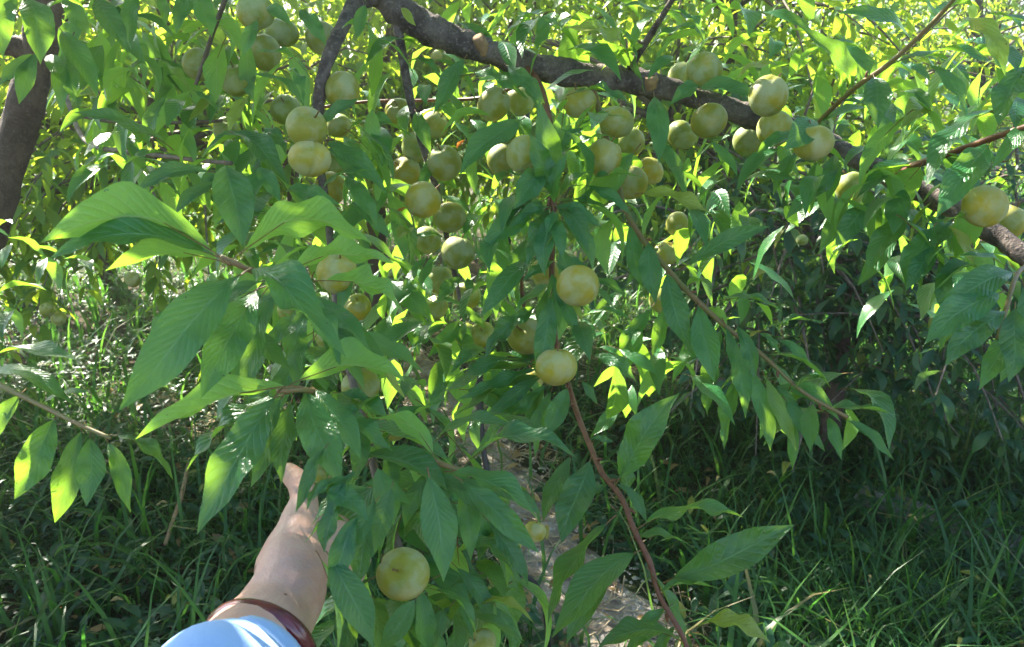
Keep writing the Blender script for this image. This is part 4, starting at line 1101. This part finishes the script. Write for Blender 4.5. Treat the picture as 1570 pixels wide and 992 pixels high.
for i, r in enumerate(FRUITS):
    x, y, rad, yel, lb = r[:5]
    d = r[5] if len(r) > 5 else min(1.45, max(1.0, 31.5 / rad))
    R = rad * d / FPX
    o = link('plum', FM[i % 6], None, None)
    o.location = P(x, y, d)
    o.rotation_euler = (random.uniform(-.95, -.1), random.uniform(-.5, .5), random.uniform(0, 6.28))
    o.scale = (R * random.uniform(.95, 1.05), R * random.uniform(.95, 1.05), R * random.uniform(.94, 1.06))
    yel *= .82; g = (0.135, 0.205, 0.026); yl = (0.50, 0.345, 0.012)
    c = [g[k] * (1 - yel) + yl[k] * yel for k in range(3)]
    j = random.uniform(.8, 1.12)
    o.color = (c[0] * j, c[1] * j, c[2] * j, 1)
    tag(o, lb, 'plum', G)
    s = bpy.data.objects.new('stem', STEM); s.parent = o; COL.objects.link(s)

# ------------------------------------------------------------------ arm reaching in
def skin_material():
    m, nt, out = new_mat('skin'); n = N(nt)
    vec = n.obj()
    a = n.noise(22.0, 4.0, vec, 0.55); b = n.noise(160.0, 3.0, vec, 0.5)
    col = n.mix(n.step(a, 0.32, 0.70), (0.53, 0.295, 0.225), (0.66, 0.42, 0.335))
    vv = n.step(n.noise(30.0, 1.0, vec, .4, 2.0), 0.56, 0.62)
    col = n.mix(n.math('MULTIPLY', vv, 0.16), col, (0.30, 0.25, 0.30))
    col = n.mix(n.math('MULTIPLY', n.step(b, 0.45, 0.7), 0.2), col, (0.55, 0.25, 0.18))
    col = n.mix(n.step(n.noise(75.0, 1.0, vec, .3), 0.79, 0.81), col, (0.20, 0.08, 0.05))
    bs = n.node('ShaderNodeBsdfPrincipled'); n.put(bs.inputs['Base Color'], col)
    bs.inputs['Roughness'].default_value = 0.5; bs.inputs['Specular IOR Level'].default_value = 0.35
    bs.inputs['Subsurface Weight'].default_value = 0.25; bs.inputs['Subsurface Radius'].default_value = (1.0, .35, .2)
    bs.inputs['Subsurface Scale'].default_value = 0.006
    wv = n.node('ShaderNodeTexVoronoi'); wv.inputs['Scale'].default_value = 380.0; n.put(wv.inputs['Vector'], vec)
    n.put(bs.inputs['Normal'], n.bump(n.math('ADD', wv.outputs['Distance'], n.math('MULTIPLY', a, 1.5)), 0.22, 0.0012))
    nt.links.new(bs.outputs[0], out.inputs['Surface'])
    return m
M_SKIN = skin_material()
M_NAIL = simple_mat('fingernail', (0.62, 0.38, 0.32), (0.66, 0.43, 0.36), 40.0, 0.3, 0.0, spec=.5)

def capsule_chain(mg, pts, rad, sides=14):
    """tapered tube with rounded ends"""
    q, r = smooth_path(pts, rad, 4)
    t0 = (q[0] - q[1]) / np.linalg.norm(q[0] - q[1]); t1 = (q[-1] - q[-2]) / np.linalg.norm(q[-1] - q[-2])
    A = [(q[0] + t0 * r[0] * math.sin(a), r[0] * math.cos(a)) for a in (1.45, 1.1, .7, .35)]
    B = [(q[-1] + t1 * r[-1] * math.sin(a), r[-1] * math.cos(a)) for a in (.35, .7, 1.1, 1.45)]
    qq = np.array([p for p, _ in A] + list(q) + [p for p, _ in B]); rr = np.array([s for _, s in A] + list(r) + [s for _, s in B])
    v, f = tube_arrays(qq, rr, sides, 1)
    mg.add(v, f)

def build_person():
    mg = Merge()
    SH = CAM + Vector((-.24, -.06, -.22)); EL = P(230, 1480, .36)
    arm = [SH, EL, P(345, 1060, .52), P(414, 955, .60), P(442, 905, .625), P(449, 865, .642)]
    capsule_chain(mg, arm, [.050, .043, .037, .0315, .0296, .0272], 18)
    # heel of the hand, thenar and palm turned away to the right
    capsule_chain(mg, px([(441, 872, .642), (452, 838, .655), (460, 808, .667)]), [.0262, .0235, .0180])
    capsule_chain(mg, px([(462, 872, .650), (478, 842, .668), (500, 815, .690), (518, 814, .712)]), [.0165, .0175, .0165, .014])
    capsule_chain(mg, px([(455, 880, .655), (480, 862, .682), (508, 842, .712), (526, 828, .726)]), [.0155, .0160, .0150, .013])
    capsule_chain(mg, px([(452, 885, .66), (482, 880, .690), (510, 866, .720), (526, 858, .732)]), [.014, .0140, .0135, .012])
    # thumb, raised and bent back at the tip
    capsule_chain(mg, px([(456, 830, .655), (460, 795, .672), (466, 768, .684), (460, 742, .694), (442, 724, .700)]), [.0205, .0160, .0122, .0112, .0090])
    # four fingers curled round the stem
    F = [[(518, 812, .715), (538, 806, .742), (552, 818, .742), (552, 836, .722)],
         [(524, 826, .726), (544, 822, .752), (558, 832, .748), (556, 850, .728)],
         [(524, 844, .734), (544, 842, .756), (556, 854, .750), (552, 872, .732)],
         [(522, 860, .736), (540, 860, .754), (550, 872, .746), (546, 888, .730)]]
    R = [[.0115, .0098, .0090, .0078], [.0115, .0100, .0092, .0080], [.0110, .0096, .0088, .0076], [.0098, .0084, .0078, .0068]]
    for f, r in zip(F, R): capsule_chain(mg, px(f), r, 12)
    me = mg.mesh('body_raw')
    tmp = bpy.data.objects.new('tmp', me); COL.objects.link(tmp)
    rm = tmp.modifiers.new('r', 'REMESH'); rm.mode = 'VOXEL'; rm.voxel_size = .0022
    sm = tmp.modifiers.new('s', 'SMOOTH'); sm.factor = .5; sm.iterations = 7
    dg = bpy.context.evaluated_depsgraph_get(); dg.update()
    body = bpy.data.meshes.new_from_object(tmp.evaluated_get(dg)); body.name = 'person'
    bpy.data.objects.remove(tmp)
    body.materials.clear(); body.materials.append(M_SKIN)
    body.polygons.foreach_set('use_smooth', np.ones(len(body.polygons), bool))
    man = link('person', body)
    tag(man, 'left arm in a light blue sleeve with a maroon bangle, hand holding the branch', 'person')
    # thumb nail
    c = np.array(P(449, 729, .690)); ax = np.array(P(440, 721, .692)) - np.array(P(460, 741, .686)); ax /= np.linalg.norm(ax)
    # sleeve
    axis = [SH + Vector((-.02, -.02, .02)), EL, P(325, 1110, .49), P(344, 1095, .510), P(382, 1032, .553)]
    q, r = smooth_path(axis, [.075, .064, .056, .049, .0430], 8)
    n = len(q); sides = 40
    tan = np.gradient(q, axis=0); tan /= np.linalg.norm(tan, axis=1)[:, None]
    V = []
    u = np.array([1.0, 0, 0])
    for i in range(n):
        u = u - tan[i] * (u @ tan[i]); u /= np.linalg.norm(u); w = np.cross(tan[i], u)
        for k in range(sides):
            a = 2 * math.pi * k / sides
            fold = .028 * math.sin(a * 3 + i * .35) + .022 * math.sin(a * 5 - i * .6 + 1) + .018 * math.sin(i * 1.1 + 2 * a)
            rr = r[i] * (1 + fold * min(1, (n - 1 - i) / 4 + .25))
            V.append(q[i] + rr * (math.cos(a) * u + math.sin(a) * w))
    # turn the hem inward
    for dr, back in ((.93, .0), (.90, 1.0)):
        for k in range(sides):
            a = 2 * math.pi * k / sides
            V.append(q[-1] - tan[-1] * .012 * back + r[-1] * dr * (math.cos(a) * u + math.sin(a) * w))
    rows = n + 2
    Fq = np.array([(i*sides+k, i*sides+(k+1) % sides, (i+1)*sides+(k+1) % sides, (i+1)*sides+k) for i in range(rows-1) for k in range(sides)])
    m, nt, out = new_mat('blue_cloth'); nn_ = N(nt)
    bs = nn_.node('ShaderNodeBsdfPrincipled')
    wv = nn_.noise(900.0, 2.0, nn_.obj())
    nn_.put(bs.inputs['Base Color'], nn_.mix(nn_.noise(14.0, 3.0, nn_.obj()), (0.20, 0.36, 0.68), (0.30, 0.47, 0.76)))
    bs.inputs['Roughness'].default_value = .85; bs.inputs['Sheen Weight'].default_value = .2
    nn_.put(bs.inputs['Normal'], nn_.bump(nn_.math('ADD', wv, nn_.math('MULTIPLY', nn_.noise(35.0, 3.0, nn_.obj()), 3.0)), .25, .0015))
    nt.links.new(bs.outputs[0], out.inputs['Surface'])
    link('sleeve', np_mesh('sleeve', np.array(V), Fq), man, m)
    # bangle
    ctr = np.array(P(398, 994, .580)); axv = np.array(P(432, 905, .625) - P(380, 990, .575)); axv /= np.linalg.norm(axv)
    axv = axv + np.array([.0, .0, .0]); axv /= np.linalg.norm(axv)
    a1 = np.cross(axv, np.array([0, 0, 1.0])); a1 /= np.linalg.norm(a1); a2 = np.cross(axv, a1)
    V, F2 = [], []
    nu, nv, RR, rr = 64, 16, .0385, .0064
    for i in range(nu):
        th = 2 * math.pi * i / nu; rd = math.cos(th) * a1 + math.sin(th) * a2
        for j in range(nv):
            p = 2 * math.pi * j / nv
            V.append(ctr + rd * (RR + rr * .8 * math.cos(p)) + axv * rr * 1.15 * math.sin(p))
            F2.append((i*nv+j, ((i+1) % nu)*nv+j, ((i+1) % nu)*nv+(j+1) % nv, i*nv+(j+1) % nv))
    m, nt, out = new_mat('maroon_stone'); n2 = N(nt)
    bs = n2.node('ShaderNodeBsdfPrincipled')
    nz = n2.noise(40.0, 4.0, n2.obj(), .6, 1.0)
    n2.put(bs.inputs['Base Color'], n2.mix(n2.step(nz, .35, .7), (0.085, 0.010, 0.028), (0.17, 0.026, 0.026)))
    bs.inputs['Roughness'].default_value = .16; bs.inputs['Coat Weight'].default_value = .4; bs.inputs['Subsurface Weight'].default_value = .3
    bs.inputs['Subsurface Scale'].default_value = .004
    nt.links.new(bs.outputs[0], out.inputs['Surface'])
    o = link('bangle', np_mesh('bangle', np.array(V), np.array(F2)), man, m)
    o['label'] = 'glossy maroon stone bangle round the wrist'
build_person()

# ------------------------------------------------------------------ small things
M_BLACK = simple_mat('black_plastic', (0.008, 0.008, 0.009), (0.015, 0.015, 0.016), 60.0, .45, .1, .001, .4)
hp = px([(800, 300, 1.6), (785, 352, 1.6), (765, 412, 1.6), (748, 478, 1.62), (735, 560, 1.66), (740, 680, 1.68), (765, 800, 1.68), (795, 872, 1.72), (832, 918, 1.78)])
g0 = P(870, 960, 1.95); g0.z = .012 + float(ground_z(np.array(g0.x), np.array(g0.y)))
tag(tube('hose', [P(810, 120, 1.7)] + hp + [g0, g0 + Vector((.25, .1, .005))], [.0065] * (len(hp) + 3), M_BLACK, None, 10, 6), 'thin black plastic hose hanging behind the centre fruit', 'hose')
def on_ground(pxx, pyy, lift=0.0):
    """where the ground is seen at that pixel"""
    v = (P(pxx, pyy, 1.0) - CAM)
    t = (CAM.z - lift) / -v.z
    q = CAM + v * t
    q.z = float(ground_z(np.array(q.x), np.array(q.y))) + lift
    return q
M_STICK = simple_mat('dry_stick', (0.22, 0.13, 0.07), (0.36, 0.24, 0.13), 60.0, .85, .4, .002)
a, b = on_ground(292, 715, .12), on_ground(255, 850, .10)
tag(tube('stick', [a, a * .5 + b * .5 + Vector((.012, 0, .01)), b], [.006, .008, .007], M_STICK, None, 7, 4, .08, 2), 'dry brown stick stuck upright in the left grass', 'stick')
def slab():
    import bmesh
    bm = bmesh.new()
    bmesh.ops.create_cube(bm, size=1.0)
    bmesh.ops.scale(bm, verts=bm.verts, vec=(.58, .13, .07))
    bmesh.ops.bevel(bm, geom=bm.edges[:], offset=.008, segments=2, affect='EDGES')
    rg = random.Random(3)
    for v in bm.verts: v.co += Vector((rg.uniform(-1, 1), rg.uniform(-1, 1), rg.uniform(-1, 1))) * .003
    me = bpy.data.meshes.new('concrete_post'); bm.to_mesh(me); bm.free()
    o = link('concrete_post', me, None, simple_mat('concrete', (0.16, 0.15, 0.13), (0.28, 0.26, 0.22), 35.0, .9, .5, .004))
    q = on_ground(1450, 835); o.location = q + Vector((0, 0, .04)); o.rotation_euler = (0, math.radians(3), math.radians(-38))
    tag(o, 'weathered concrete post lying half hidden in the right grass', 'post')
slab()
# foxtail seed heads
M_SEED = simple_mat('seed_head', (0.22, 0.17, 0.06), (0.42, 0.33, 0.12), 300.0, .8, .8, .003)
def foxtail(pxx, pyy, h, az, lb):
    q = on_ground(pxx, pyy, h)
    base = Vector((q.x - .05 * math.cos(az), q.y - .05 * math.sin(az), q.z - h))
    root = empty('foxtail', base, lb, 'grass stalk', 'foxtail stalks in the grass')
    up = Vector((q.x, q.y, q.z)); mid = base * .4 + up * .6 + Vector((0, 0, .03))
    tube('stem', [base, mid, up], [.0012, .001, .0008], M_GRASS, root, 4, 4)
    e = up + Vector((math.cos(az) * .03, math.sin(az) * .03, -.002)); mm = up * .5 + e * .5 + Vector((0, 0, .008))
    tube('seed_head', [up, mm, e], [.002, .0042, .0018], M_SEED, root, 8, 4, .25, int(pxx))
for args in ((243, 790, .22, .6, 'foxtail grass head beside the dry stick at left'), (172, 932, .15, .2, 'foxtail grass head low in the bottom left grass'),
             (1405, 800, .2, 2.0, 'foxtail grass head in front of the concrete post'), (1335, 880, .2, 1.1, 'foxtail grass head left of the concrete post'),
             (1190, 720, .22, 2.4, 'foxtail grass head below the drooping right shoot'), (1480, 952, .16, .1, 'foxtail grass head near the bottom right corner'),
             (1100, 720, .25, 1.0, 'foxtail grass head above the long pointed lower leaf')):
    foxtail(*args)

# ------------------------------------------------------------------ added haze volume, stands in for lens glare at the upper left
def build_haze():
    import bmesh
    bm = bmesh.new(); bmesh.ops.create_cube(bm, size=1.0)
    me = bpy.data.meshes.new('haze'); bm.to_mesh(me); bm.free()
    m, nt, out = new_mat('glare_haze')
    v = nt.nodes.new('ShaderNodeVolumePrincipled')
    v.inputs['Color'].default_value = (.95, .97, 1.0, 1)
    v.inputs['Density'].default_value = .018
    v.inputs['Anisotropy'].default_value = .90
    nt.links.new(v.outputs[0], out.inputs['Volume'])
    o = link('haze', me, None, m)
    o.scale = (98, 86, 6.2); o.location = (0, 18, 2.1 - .2)
    tag(o, 'thin added haze imitating the glow of lens glare', 'haze', kind='stuff')
build_haze()
